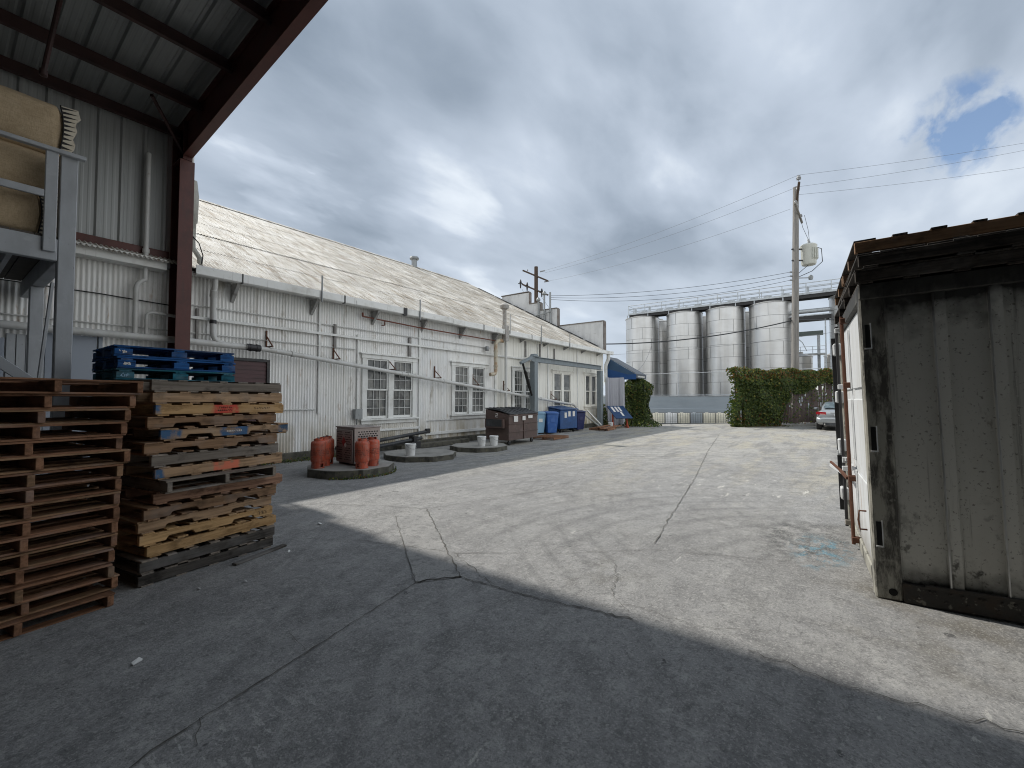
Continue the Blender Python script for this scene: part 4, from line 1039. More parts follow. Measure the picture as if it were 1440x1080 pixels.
# ------------------------------------------------------------------ dumpster, bins, gantry
db = thing('dumpster', 'brown steel dumpster with black plastic lids in front of the warehouse', 'dumpster', (12.98,-1.75,0), R(3))
mb = MB(); hx, hy = .95, .50
mb.prism([(-hy,.17),(hy,.17),(hy,1.24),(-hy+.0,1.06),(-hy,1.06)], 'x', -hx, hx); mb.build('bin_body', BROWNBIN, db, bevel=.01, local=True)
mb = MB()
for z in (.44,.72): mb.box(-hx-.01,-hy-.025,z,hx+.01,-hy-.002,z+.03)
for x in (0,): mb.box(x-.02,-hy-.03,.17,x+.02,-hy-.001,1.0)
mb.box(-hx-.012,-hy-.035,1.0,hx+.012,-hy-.001,1.05); mb.build('rib', BROWNBIN, db, bevel=.005, local=True)
for s in (-1,1):
    mb = MB(); mb.prism([(-.36,.60),(.40,.60),(.40,.90),(-.36,.90)], 'x', s*(hx+.01), s*(hx+.16)); mb.prism([(-.31,.65),(.35,.65),(.35,.901),(-.31,.901)], 'x', s*(hx+.161), s*(hx+.163), mi=1); mb.build('fork_pocket', [BROWNBIN, BLKPLASTIC], db, bevel=.008, local=True)
    mb = MB(); x0_ = -.97 if s < 0 else .01
    for i in range(6):
        pass
    mb.prism([(-hy-.05,1.065),(-hy-.05,1.095),(-.1,1.22),(hy+.02,1.29),(hy+.02,1.26),(-.1,1.19)], 'x', x0_, x0_+.96)
    for k in range(4): mb.prism([(-hy,1.10),(-hy,1.12),(-.1,1.245),(hy-.1,1.305),(hy-.1,1.28),(-.1,1.22)], 'x', x0_+.10+k*.22, x0_+.18+k*.22)
    mb.build('lid', BLKPLASTIC, db, bevel=.006, local=True)
for (x, w, z, h) in ((-.55,.26,.80,.25),(-.02,.20,.84,.15),(.42,.30,.90,.12)):
    mb = MB(); mb.box(x-w/2,-hy-.034,z,x+w/2,-hy-.0255,z+h); mb.build('sticker', PAPER, db, local=True)
for x in (-.75,.75):
    for y in (-.38,.38):
        mb = MB(); mb.bar((x,y,.17),(x,y,.10),.06,.08); M = Matrix.Translation((x,y,.085)) @ Matrix.Rotation(math.pi/2,4,'X'); mb.lathe([(0,-.03),(.05,-.03),(.085,-.025),(.085,.025),(.05,.03),(0,.03)], 16, M=M, mi=1); mb.build('caster', [GREYMET, RUBBER], db, smooth=40, local=True)
# digit painted on the side
mb = MB(); xs = -hx-.002
for (y1_, z1_, y2_, z2_) in ((.05,1.09,-.03,1.09),(-.03,1.09,-.03,1.03),(-.03,1.03,.05,1.03),(.05,1.03,.05,.97),(.05,.97,-.03,.97)): mb.bar((xs,y1_,z1_),(xs,y2_,z2_),.006,.02,up=(0,1,0) if y1_ == y2_ else (0,0,1))
mb.build('painted_digit', DIAWHITE, db, local=True)

gy = thing('gantry_frame', 'grey blue steel portal frame standing in front of the warehouse wall', 'steel frame', (19.6,-.5,0))
for x, zt in ((16.3,3.24),(23.0,3.20)):
    mb = MB(); w, d_ = .27, .25
    mb.box(x-w/2,-.5-d_/2,0.02,x-w/2+.02,-.5+d_/2,zt); mb.box(x+w/2-.02,-.5-d_/2,0.02,x+w/2,-.5+d_/2,zt); mb.box(x-w/2+.02,-.51,.02,x+w/2-.02,-.49,zt); mb.box(x-w/2+.02,-.5-d_/2,.02,x+w/2-.02,-.5-d_/2+.018,zt)
    mb.box(x-.3,-.5-.26,0,x+.3,-.5+.26,.022); mb.prism([(x-w/2,.022),(x-w/2-.16,.022),(x-w/2,.35)], 'y', -.51, -.49); mb.prism([(x+w/2,.022),(x+w/2+.16,.022),(x+w/2,.35)], 'y', -.51, -.49)
    mb.build('post', GANTRY, gy, bevel=.005)
mb = MB(); mb.box(16.1,-.59,3.245,23.15,-.41,3.265); mb.box(16.1,-.59,3.46,23.15,-.41,3.48); mb.box(16.1,-.51,3.265,23.15,-.49,3.46); mb.build('crossbeam', GANTRY, gy, bevel=.004)
mb = MB(); mb.bar((16.3,-.5,3.50),(15.2,-.55,3.12),.12,.12); mb.prism([(16.1,3.481),(16.55,3.481),(16.42,3.58),(16.22,3.60)], 'y', -.62, -.38); mb.build('arm', GANTRY, gy, bevel=.006)
mb = MB(); mb.tube([(15.28,-.6,3.12),(15.95,-.62,1.75)], .045, 8); mb.tube([(15.45,-.605,2.78),(15.8,-.615,2.06)], .065, 8); mb.build('black_strut', BLACK, gy, smooth=40)

def wheelie(x, y, rz_, lab, body, lid, name='wheeled_bin'):
    t = thing(name, lab, 'bin', (x,y,0), rz_, 'plastic wheeled bins by the warehouse')
    mb = MB()
    a = [(-.22,-.26),(.22,-.26),(.22,.24),(-.22,.24)]; b = [(-.28,-.36),(.28,-.36),(.28,.32),(-.28,.32)]
    vs = [(p[0],p[1],.05) for p in a] + [(p[0],p[1],.92) for p in b]
    mb.add(vs, [(3,2,1,0),(4,5,6,7),(0,1,5,4),(1,2,6,5),(2,3,7,6),(3,0,4,7)]); mb.build('bin_body', body, t, bevel=.02, smooth=40, local=True)
    mb = MB(); mb.prism([(-.40,.925),(-.40,.96),(-.1,1.02),(.34,1.03),(.38,.99),(.38,.925)], 'x', -.30, .30); mb.build('lid', lid, t, bevel=.015, smooth=40, local=True)
    mb = MB(); mb.tube([(-.25,.40,.96),(.25,.40,.96)], .018, 8); mb.build('handle', body, t, smooth=40, local=True)
    for s in (-1,1):
        M = Matrix.Translation((s*.25,.22,.11)) @ Matrix.Rotation(math.pi/2,4,'Y'); mb = MB(); mb.lathe([(0,-.025),(.11,-.025),(.11,.025),(0,.025)], 18, M=M); mb.build('wheel', RUBBER, t, smooth=40, local=True)
    mb = MB(); mb.box(-.10,-.335,.55,.10,-.322,.72); mb.build('logo_panel', DIAWHITE if body == BINLIGHT else body, t, local=True)
wheelie(16.98,-.20,R(-25),'pale blue wheeled bin right behind the gantry post',BINLIGHT,BINLIGHT); wheelie(17.44,-.62,R(-35),'bright blue wheeled bin between the pale one and the blue dumpster',BINBLUE,BINBLUE); wheelie(20.05,-.62,R(-20),'dark navy wheeled bin to the right of the blue dumpster',BINNAVY,BINNAVY)
bd = thing('dumpster', 'blue steel dumpster with papers stuck on its front', 'dumpster', (18.80,-.34,0), R(-10))
mb = MB(); mb.prism([(-.58,.18),(.50,.18),(.55,1.22),(-.58,1.06)], 'x', -.64, .64); mb.build('bin_body', BLUEBIN, bd, bevel=.012, local=True)
mb = MB(); mb.prism([(-.63,1.08),(-.63,1.12),(.58,1.29),(.58,1.25)], 'x', -.69, .69); mb.build('lid', BLUEBIN, bd, bevel=.008, local=True)
mb = MB(); mb.box(-.655,-.35,.68,-.643,.30,.84); mb.build('label_strip', PAPER, bd, local=True)
for (x, z) in ((-.33,.70),(-.05,.76),(.28,.76)):
    mb = MB(); mb.box(x,-.588,z,x+.17,-.582,z+.25); mb.build('sticker', PAPER, bd, local=True)
for s in (-1,1):
    mb = MB(); mb.box(s*.645,-.40,.50,s*.75,.35,.64); mb.build('fork_pocket', BLUEBIN, bd, bevel=.008, local=True)
    for y in (-.45,.42):
        M = Matrix.Translation((s*.5,y,.085)) @ Matrix.Rotation(math.pi/2,4,'Y'); mb = MB(); mb.bar((s*.5,y,.18),(s*.5,y,.10),.05,.06); mb.lathe([(0,-.025),(.085,-.025),(.085,.025),(0,.025)], 16, M=M, mi=1); mb.build('caster', [GREYMET, RUBBER], bd, smooth=40, local=True)
pallet('red brown pallet lying on the ground beside the brown dumpster','red',(15.3,-1.95,.0),R(4),'pallets lying flat by the warehouse',seed=300,sx=1.1)
pallet('flat pallet under loose timber at the foot of the far gantry post','red',(21.3,-1.45,.0),R(6),'pallets lying flat by the warehouse',seed=301,sx=1.1)
for i, (p, q, lab) in enumerate((((20.1,-1.95,.135),(23.3,-1.55,.135),'long brown plank lying across the far pallet'),((20.4,-1.6,.165),(22.6,-1.2,.165),'shorter plank lying beside the long one on the far pallet'))):
    o = MB().bar(p,q,.2,.05).build('timber_plank', wm('red','x'), None, bevel=.005); tag(o, lab, 'plank', 'planks by the gantry')
o = MB().bar((21.2,-.6,1.0),(22.6,-.75,.16),.07,.07).build('leaning_rail', WHITEP, None, bevel=.005); tag(o, 'short white rail leaning beneath the end of the sloping pipe', 'rail')

# ------------------------------------------------------------------ blue awning, panel, board, ivy
aw = thing('awning', 'blue canvas awning at the far end of the warehouse', 'awning', (24.8,-.2,2.6))
mb = MB(); ya, yb = -.14, -1.95; xa, xb = 24.76, 26.3
mb.prism([(ya,4.12),(ya,3.03),(yb,3.03)], 'x', xa, xa+.03); mb.build('side_canvas', AWNBLUE, aw)
mb = MB(); mb.prism([(ya,4.16),(yb-.03,3.06),(yb-.03,3.03),(ya,4.13)], 'x', xa, xb); mb.build('top_canvas', AWNGREY, aw)
mb = MB(); mb.box(xa,yb,2.74,xa+.03,ya,3.03); mb.prism([(ya,3.031),(yb+.5,3.031),(ya,3.42)], 'x', xa-.012, xa-.002); mb.build('side_valance', AWNBRIGHT, aw)
mb = MB(); mb.box(xa,yb-.03,2.80,xb,yb-.002,3.03); mb.build('front_valance', AWNGREY, aw)
mb = MB(); rr = random.Random(4); x = 24.95
while x < 26.0:
    w = rr.uniform(.04,.09); mb.box(x,yb-.036,2.86+rr.uniform(0,.01),x+w,yb-.031,2.95+rr.uniform(-.01,.01)); x += w + .035
mb.build('lettering', DIAWHITE, aw)
pn = thing('metal_panel', 'pale lilac sheet metal screen below the blue awning', 'screen', (24.9,-.5,0))
mb = MB(); vs = []; fs = []
P0, P1 = Vector((24.55,-.12,0)), Vector((24.72,-1.02,0)); dn = (P1-P0).normalized(); nn = Vector((dn.y,-dn.x,0)); k = 0; t = 0.
while t < (P1-P0).length:
    p = P0 + dn*t + nn*(.012 if (k//2) % 2 else 0.); vs += [(p.x,p.y,.03),(p.x,p.y,2.86)]; t += .03; k += 1
for i in range(len(vs)//2-1): fs.append((2*i,2*i+2,2*i+3,2*i+1))
mb.add(vs,fs); mb.build('sheet', LILAC, pn, fixn=False)
mb = MB(); mb.box(24.42,-.36,0,24.56,-.22,2.88); mb.box(24.62,-1.22,0,24.84,-1.02,2.86); mb.build('panel_post', LILAC, pn, bevel=.008)
bo = thing('tilted_board', 'dark blue panel tilted on an orange stand', 'board', (23.5,-1.45,0))
mb = MB(); Mx = Matrix.Translation((23.46,-1.47,.86)) @ Matrix.Rotation(R(-38),4,'Z') @ Matrix.Rotation(R(32),4,'X')
mb.box(-.52,-.62,-.02,.52,.62,.02,M=Mx); mb.build('panel', SIGNBLUE, bo)
mb = MB()
for (x0_, x1_, y0_, y1_) in ((-.35,-.22,.0,.52),(-.12,.0,.0,.52),(.08,.2,.05,.52),(.0,.12,-.4,.0)): mb.box(x0_,y0_,.021,x1_,y1_,.024,M=Mx)
mb.build('panel_strip', PAPER, bo)
mb = MB()
for (x, y) in ((23.15,-1.2),(23.72,-1.78)):
    mb.bar((x,y,.0),(x,y,.80),.07,.07); mb.bar((x-.26,y-.2,.04),(x+.26,y+.2,.04),.08,.08); mb.bar((x-.22,y-.16,.06),(x,y,.45),.06,.06)
mb.build('stand', STANDRED, bo)

def leaves(mb, pts, size, weights, r, nrm=None, spread=1.):
    """scatter small bent leaf faces; pts gives a position and an outward direction"""
    for p, nd in pts:
        s = size * r.uniform(.6, 1.35); n_ = (Vector(nd) + Vector((r.gauss(0,.55), r.gauss(0,.55), r.gauss(0,.55)))*spread).normalized()
        a = n_.cross(Vector((r.gauss(0,1), r.gauss(0,1), r.gauss(0,1)))).normalized(); b = n_.cross(a)
        P = Vector(p); mi = r.choices(range(len(weights(P, r))), weights(P, r))[0]
        mb.add([P - a*s*.5, P + b*s*.45 + n_*s*.12, P + a*s*.6 - n_*s*.10, P - b*s*.45 + n_*s*.12], [(0,1,2,3)], mi)
for m_, c_ in ((LEAF_D,(.07,.12,.02)),(LEAF_M,(.16,.23,.035)),(LEAF_Y,(.34,.33,.05)),(LEAF_R,(.34,.15,.03))): translucent(m_, c_, .3)
LM = [LEAF_D, LEAF_M, LEAF_Y, LEAF_R]
r = random.Random(11)
iv = thing('ivy_bush', 'dark ivy mass growing under the end of the blue awning', 'ivy', (25.7,-1.9,0))
mb = MB()
def ivypts(n):
    out = []
    while len(out) < n:
        u, v = r.random(), r.random(); z = v*2.9
        th = r.uniform(0, 2*math.pi)
        rad = (.62 + .12*math.sin(z*3+1) + (.45*max(0,(.35 - z))/.35) + .10*math.sin(5*th))*(1 if z < 2.4 else max(.1, 1-(z-2.4)/.75))
        rr_ = rad*(1 - .25*r.random()**2)
        out.append(((25.65 + rr_*1.0*math.cos(th), -1.62 + rr_*1.25*math.sin(th), z), (math.cos(th), math.sin(th), .3)))
    return out
leaves(mb, ivypts(9000), .10, lambda P, q: (6,2.2,.35 + .4*(P.z > 2.3),.1), r); mb.build('foliage', LM, iv, fixn=False)
mb = MB()
for k in range(14):
    a = r.uniform(0,6.28); mb.tube([(25.65+.3*math.cos(a), -1.62+.4*math.sin(a), 0),(25.65+.34*math.cos(a+.2), -1.62+.42*math.sin(a+.2), 1.3),(25.65+.25*math.cos(a+.4), -1.62+.3*math.sin(a+.4), 2.5)], .02, 5)
mb.build('stem', BARK, iv)
mb = MB(); mb.box(25.35,-2.0,0,25.95,-1.25,2.5); mb.build('core_post', surf('dark_post', (.03,.035,.025), .9), iv)
# weeds at the wall foot
wd = MB(); pts = []
for k in range(900):
    x = r.uniform(23.5,24.45); z = r.random()**1.5*1.3; pts.append(((x, -.15 - r.random()*.25*(1.3-z), z), (r.gauss(0,.4),-.6,.5)))
leaves(wd, pts, .09, lambda P, q: (5,2,.6,.8), r); o = wd.build('wall_weeds', LM, None, fixn=False); tag(o, 'straggly dark weeds against the wall beside the far gantry post', 'weeds')

wd = MB(); pts = []
for k in range(700):
    x = r.uniform(4.3,7.0); pts.append(((x, -.14 - abs(r.gauss(0,.10)), abs(r.gauss(0,.05))), (0,-.5,.8)))
for k in range(260):
    a = r.uniform(-2.6,-.5); pts.append(((5.68+.95*math.cos(a), -2.80+.94*math.sin(a), abs(r.gauss(0,.035))), (math.cos(a),math.sin(a),.8)))
leaves(wd, pts, .035, lambda P, q: (4,2,.8,1), r); o = wd.build('ground_weeds', LM, None, fixn=False); tag(o, 'tiny weeds in the crack along the warehouse foot and round the cylinder pad', 'weeds', kind='stuff')

# ------------------------------------------------------------------ slatted fence with ivy hedge
F0, F1 = Vector((28.15,-6.5,0)), Vector((36.6,-14.1,0)); fd = (F1-F0).normalized(); fn = Vector((-fd.y*-1,-fd.x*1,0)); fn = Vector((fd.y,-fd.x,0)); FL = (F1-F0).length
if fn.dot(Vector((0,-11.4,0)) - F0) < 0: fn = -fn
fe = thing('slatted_fence', 'brown slatted chain link fence with a concrete kerb behind the car', 'fence', tuple((F0+F1)/2))
mb = MB(); t = .25
while t < FL:
    w = r.uniform(.058,.075)
    if r.random() > .05:
        za = .16 + r.uniform(0,.03); zb_ = 2.95 + r.uniform(-.05,.05)
        if r.random() < .6:
            zc = r.uniform(.8,2.4); gp = r.uniform(.08,.4)
            mb.bar(F0+fd*t+Vector((0,0,za)), F0+fd*t+Vector((0,0,zc)), w, .012, up=fn); mb.bar(F0+fd*t+Vector((0,0,zc+gp)), F0+fd*t+Vector((0,0,zb_)), w, .012, up=fn)
        else: mb.bar(F0+fd*t+Vector((0,0,za)), F0+fd*t+Vector((r.gauss(0,.012),r.gauss(0,.012),zb_)), w, .012, up=fn)
    t += .079
mb.build('slat_panel', SLAT, fe)
t = .1
while t < FL:
    p = F0+fd*t - fn*.06; mb = MB(); mb.tube([p, p+Vector((0,0,3.05))], .038, 8); mb.build('fence_post', GREYMET, fe, smooth=40); t += 2.6
mb = MB()
for z in (.14,1.55,3.0): mb.tube([F0+Vector((0,0,z))-fn*.03, F1+Vector((0,0,z))-fn*.03], .022, 6)
mb.build('fence_rail', GREYMET, fe, smooth=40)
mb = MB(); mb.bar(F0+fd*2.2+Vector((0,0,.06))+fn*.12, F1+Vector((0,0,.06))+fn*.12, .22, .14); mb.build('kerb', CONC, fe, bevel=.02)
hg = thing('ivy_hedge', 'overgrown ivy hedge with russet top covering the slatted fence', 'hedge', tuple(F0+fd*2.5))
mb = MB(); pts = []
def cover(t, z):
    top = 3.34 + .06*math.sin(t*2.1+.5) + .05*math.sin(t*5.3)
    if z > top: return 0
    if t < 2.7 + .30*z + .15*math.sin(z*5): 
        e = min(1., (3.6 - t)/.5)
        low = 1.0 if z > .9 else (.55 if (t > 1.1) else .85)
        return low
    bottom = 2.25 - .35*math.sin((t-3.3)*1.6) if t > 3.9 else .75 + (t-3.0)*2.2
    if z > bottom: return 1
    return .05
while len(pts) < 24000:
    t = -.15 + r.random()*FL*1.0; 
    if t > 7.6 and r.random() < .6: continue
    z = r.random()*3.5
    if r.random() > cover(t, z): continue
    top = 3.34 + .06*math.sin(t*2.1+.5) + .05*math.sin(t*5.3)
    th = (.22 + .22*math.sin(min(1, z/top)*math.pi)**.5 + .10*math.sin(t*3+z*2) + .12*(z > 2.4)) * (1.0 if t < 3.4 else .6)
    d = r.random()**.6
    side = 1 if r.random() < .8 else -.6
    P = F0 + fd*(t - (.22*math.sin(z*2.2)+.1)*(t < .35)) + fn*(side*th*d) + Vector((0,0,z))
    pts.append((tuple(P), tuple(fn*side + Vector((0,0,.4)))))
leaves(mb, pts, .105, lambda P, q: (5, 2.2, .35 + .9*(P.z > 2.6), .15 + (2.6 if P.z > 2.75 else .5 if P.z < .7 else 0)), r)
mb.build('foliage', LM, hg, fixn=False)
mb = MB()
for k in range(26):
    t = r.uniform(.1,3.5); p = F0+fd*t+fn*.06; q = p + fd*r.uniform(-.3,.3) + Vector((0,0,r.uniform(1.6,2.9))); mb.tube([p, p.lerp(q,.5)+fn*.05+fd*r.uniform(-.1,.1), q], .016, 5)
mb.build('stem', BARK, hg)
mb = MB(); pts = []
for k in range(420):
    t = r.uniform(.0,3.4); p = F0+fd*t+fn*(.15+abs(r.gauss(0,.25))); pts.append(((p.x,p.y,.015+r.random()*.05),(0,0,1)))
leaves(mb, pts, .07, lambda P, q: (3,1,.5,2), r, spread=.5); o = mb.build('fallen_leaves', LM, None, fixn=False); tag(o, 'fallen leaves scattered along the foot of the hedge', 'leaves', kind='stuff')

# ------------------------------------------------------------------ silos, catwalk, wall, totes
def silo(x, y, lab, R_=2.0, top=11.6, base=-.65, group='tall stainless steel silos', name='steel_silo'):
    t = thing(name, lab, 'silo', (x,y,base), 0, group)
    H = top - base; rr = random.Random(int(x*10+y*7)); n = 56
    mb = MB(); courses = 9; ch = H/courses
    prof = []
    for c in range(courses):
        d_ = .004*(c % 2)
        prof += [(R_+d_, c*ch+.001), (R_+d_, (c+1)*ch-.001)]
    mb.lathe([(R_-.02,0)] + prof, n); mb.build('shell', STEEL, t, smooth=30, local=True)
    sm = MB()
    for c in range(1, courses): sm.lathe([(R_+.003,c*ch-.016),(R_+.010,c*ch-.012),(R_+.010,c*ch+.012),(R_+.003,c*ch+.016)], n)
    for c in range(courses):
        for k in range(5):
            a = k*2*math.pi/5 + (.63 if c % 2 else 0.) + rr.uniform(-.05,.05) + .3
            ca, sa = math.cos(a), math.sin(a); w = .014
            sm.add([((R_+.011)*ca - w*sa, (R_+.011)*sa + w*ca, z) for z in (c*ch,(c+1)*ch)] + [((R_+.011)*ca + w*sa, (R_+.011)*sa - w*ca, z) for z in (c*ch,(c+1)*ch)], [(0,2,3,1)])
    sm.build('seam', SEAM, t, local=True, fixn=False)
    mb = MB(); mb.lathe([(R_+.05,H-.05),(R_+.05,H+.03),(R_*.6,H+.28),(.35,H+.42),(.35,H+.60),(0,H+.62)], n); mb.build('dome', SILOROOF, t, smooth=30, local=True)
    mb = MB(); mb.tube([(R_*.75,R_*.76,.2),(R_*.75,R_*.76,H+.1)], .03, 6); mb.build('stand_pipe', CATW, t, local=True)
    return t
first = None
for i, (x, y, lab) in enumerate([(54,8.35,'steel silo at the left end of the front row'),(54,3.25,'second steel silo of the front row from the warehouse side'),(54,-1.2,'third steel silo of the front row, left of the utility pole'),(54,-5.6,'steel silo of the front row directly behind the utility pole'),(54,-12.7,'steel silo beyond the gap, partly behind the container'),
     (58.6,7.6,'steel silo in the back row behind the left end one'),(58.6,2.6,'steel silo in the back row behind the second front one'),(58.6,-2.2,'steel silo in the back row behind the third front one'),(58.8,-12.8,'steel silo in the back row beyond the gap')]):
    if first is None: first = silo(x, y, lab); o = first
    else: o = copy_tree(first)
    o.location = (x, y, -.65); o['label'] = lab; o.rotation_euler = (0,0,.12*(i%4))
    if i in (3,): pass
cw = thing('catwalk', 'long grey catwalk with railings running over the silo tops', 'catwalk', (53.4,-3,11.9))
mb = MB(); mb.box(52.6,-15,12.02,54.2,9.6,12.10); mb.box(52.55,-15,12.02,52.60,9.6,12.22); mb.box(54.2,-15,12.02,54.25,9.6,12.34); mb.build('walkway', CATW, cw)
mb = MB(); mb.box(52.65,-15,11.70,52.85,9.5,12.015); mb.box(53.9,-15,11.7,54.1,9.5,12.015); mb.build('girder', CATDARK, cw)
for xx in (52.6, 54.2):
    mb = MB()
    for z in (12.72,13.18): mb.tube([(xx,-15,z),(xx,9.6,z)], .042, 6)
    mb.build('handrail', CATW, cw, smooth=40)
    y = 9.55
    while y > -15:
        MB().tube([(xx,y,12.1),(xx,y,13.18)], .045, 6).build('rail_post', CATW, cw); y -= 2.05
mb = MB(); mb.tube([(52.6,9.6,12.1),(54.2,9.6,12.1)], .03, 6); mb.tube([(52.6,9.6,13.18),(54.2,9.6,13.18)], .028, 6); mb.tube([(52.6,9.6,12.72),(54.2,9.6,12.72)], .028, 6); mb.build('end_rail', CATW, cw)
mb = MB(); rr = random.Random(8); y = 9.0
while y > -14:
    k = rr.random()
    if k < .4: mb.box(53.1,y,12.1,53.4,y-.2,12.1+rr.uniform(.3,.7))
    elif k < .8: mb.box(53.0,y,12.35,53.2,y-.7,12.45); mb.tube([(53.1,y,12.1),(53.1,y,12.5)], .04, 6)
    else: mb.bar((53.2,y,12.1),(53.2,y-.45,12.75),.05,.05)
    y -= rr.uniform(.8,1.7)
mb.tube([(53.5,9,12.35),(53.5,-15,12.35)], .05, 8)
mb.build('fittings', CATW, cw)
mb = MB()
for y in (8.45,3.35,-1.2,-5.6):
    for dy in (-1.3,1.3): mb.box(52.62,y+dy-.05,11.5,52.72,y+dy+.05,12.02); mb.box(54.1,y+dy-.05,11.55,54.2,y+dy+.05,12.02)
mb.build('support', CATW, cw)
lc = thing('pipe_bridge', 'lower grey conveyor bridge spanning the gap between silos', 'bridge', (54,-9,9.5))
mb = MB(); mb.box(53.2,-11.0,9.55,54.6,-7.2,9.60); mb.box(53.2,-11.0,9.601,53.3,-7.2,9.95); mb.build('bridge_deck', CATDARK, lc)
mb = MB(); mb.tube([(53.6,-11.0,10.5),(53.6,-7.2,10.5)], .22, 12); mb.box(53.15,-11.0,9.96,53.25,-7.2,10.06); mb.build('conveyor_tube', CATW, lc, smooth=40)
mb = MB(); mb.box(53.3,-10.95,-.65,53.5,-10.72,9.55); mb.box(53.3,-10.45,-.65,53.42,-10.33,9.55); mb.build('bridge_leg', CATW, lc)
sf = thing('pipe_rack', 'far grey pipe rack with small walkway seen through the gap between silos', 'pipe rack', (62,-8.6,-.65))
mb = MB(); mb.box(61.8,-10.0,9.0,62.2,-6.0,9.5); mb.build('top_beam', surf('green_grey_beam', (.12,.15,.14), .6), sf)
mb = MB(); mb.box(61.85,-9.7,-.65,62.15,-9.4,9.0); mb.build('leg', CATW, sf)
mb = MB(); mb.box(61.2,-10.3,6.7,62.6,-6.0,6.85); mb.tube([(61.2,-10.3,7.65),(61.2,-6,7.65)], .03, 6); mb.tube([(61.2,-10.3,7.25),(61.2,-6,7.25)], .03, 6)
for y in (-10.2,-9.0,-7.8,-6.6): mb.tube([(61.2,y,6.85),(61.2,y,7.65)], .03, 6)
mb.tube([(61.9,-7.4,8.9),(61.9,-8.0,8.2),(61.9,-8.4,7.2)], .05, 6); mb.build('walkway', CATW, sf)
for (x, y, lab) in ((60.5,-7.75,'short steel tank seen under the pipe rack, left one'),(60.5,-11.3,'short steel tank seen under the pipe rack, right one')):
    silo(x, y, lab, 1.25, 6.4, group='short tanks behind the silos', name='steel_tank')

wl = thing('containment_wall', 'low blue grey wall along the street in front of the silos', 'wall', (46,-2,-.65))
mb = MB(); mb.box(46,-30,-.7,46.3,18,1.85); mb.build('wall_face', BLUEWALL, wl)
mb = MB(); mb.box(45.9,-30,-.7,45.998,18,.62); mb.build('wall_plinth', BLUEWALL, wl, bevel=.01)
mb = MB(); mb.box(45.95,-30,1.852,46.35,18,1.92); mb.build('wall_cap', CATW, wl)
cf = thing('pipe_fence', 'thin galvanised fence rising from the blue grey wall', 'fence', (46.2,-2,1.92))
y = 15.0
while y > -28: MB().tube([(46.15,y,1.92),(46.15,y,4.25)], .035, 6).build('fence_post', CATW, cf); y -= 3.3
for z in (2.0,4.22): MB().tube([(46.15,-28,z),(46.15,16,z)], .03, 6).build('fence_rail', CATW, cf)
mb = MB(); 
for k in range(int(44/.35)):
    y = 16 - k*.35; mb.tube([(46.15,y,2.0),(46.15,y-2.2,4.22)], .0022, 3, caps=False); mb.tube([(46.15,y-2.2,2.0),(46.15,y,4.22)], .0022, 3, caps=False)
mb.build('wire_mesh', CATW, cf)
# totes
T0, T1 = Vector((38.3,1.95,-.65)), Vector((42.87,-4.2,-.65)); td = (T1-T0).normalized()
def tote(k, lab, mat):
    p = T0 + (T1-T0)*((k+.5)/7); t = thing('liquid_tote', lab, 'tank', tuple(p), math.atan2(td.y, td.x), 'caged plastic totes along the street')
    mb = MB(); mb.box(-.50,-.48,.17,.50,.48,1.02); mb.lathe([(.14,1.02),(.14,1.07),(0,1.07)], 14); mb.build('plastic_tank', mat, t, bevel=.06, smooth=40, local=True)
    mb = MB()
    for y in (-.515,.515):
        for i in range(6): x = -.52 + 1.04*i/5; mb.bar((x,y,.14),(x,y,1.05),.02,.02)
        for i in range(6): z = .16 + .88*i/5; mb.bar((-.53,y,z),(.53,y,z),.02,.02)
    for x in (-.53,.53):
        for i in range(7): y = -.5 + i/6; mb.bar((x,y,.14),(x,y,1.05),.02,.02)
        for i in range(6): z = .16 + .88*i/5; mb.bar((x,-.52,z),(x,.52,z),.012,.012)
    mb.build('cage', CAGE, t, local=True)
    mb = MB(); mb.box(-.53,-.5,.10,.53,.5,.135)
    for x in (-.46,0,.46):
        for y in (-.42,.42): mb.box(x-.07,y-.07,0,x+.07,y+.07,.10)
    mb.build('pallet_base', GREYMET, t, local=True)
    return t
TL = [('cream caged tote nearest the ivy under the awning',TOTECREAM),('white caged tote second from the left in the street row',TOTEWHITE),('cream caged tote between the white one and the grey one',TOTECREAM),('grey blue caged tote in the middle of the street row',TOTEGREY),('cream caged tote just right of the grey blue one',TOTECREAM),('cream caged tote second from the hedge in the street row',TOTECREAM),('bright white caged tote nearest the hedge',TOTEWHITE)]
for k, (lab, m) in enumerate(TL): tote(k, lab, m)

# ------------------------------------------------------------------ car
car = thing('parked_car', 'silver sedan parked facing the slatted fence, seen from behind', 'car', (27.3,-11.3,0))
def loft(mb, secs, mi=0):
    n = len(secs[0]); b = []; fs = []
    for s in secs: b += s
    for i in range(len(secs)-1):
        for k in range(n):
            k2 = (k+1) % n; fs.append((i*n+k, i*n+k2, (i+1)*n+k2, (i+1)*n+k))
    fs.append(tuple(range(n))[::-1]); fs.append(tuple((len(secs)-1)*n+k for k in range(n)))
    mb.add(b, fs, mi)
def sec(x, hw, z0, z1, p=.35, n=20, top=1.):
    out = []
    for k in range(n):
        a = 2*math.pi*k/n; ca, sa = math.cos(a), math.sin(a)
        y = hw*abs(ca)**p*(1 if ca >= 0 else -1); zz = abs(sa)**p*(1 if sa >= 0 else -1)
        if sa > 0: y *= 1 - (1-top)*zz
        out.append((x, y, (z0+z1)/2 + (z1-z0)/2*zz))
    return out
mb = MB()
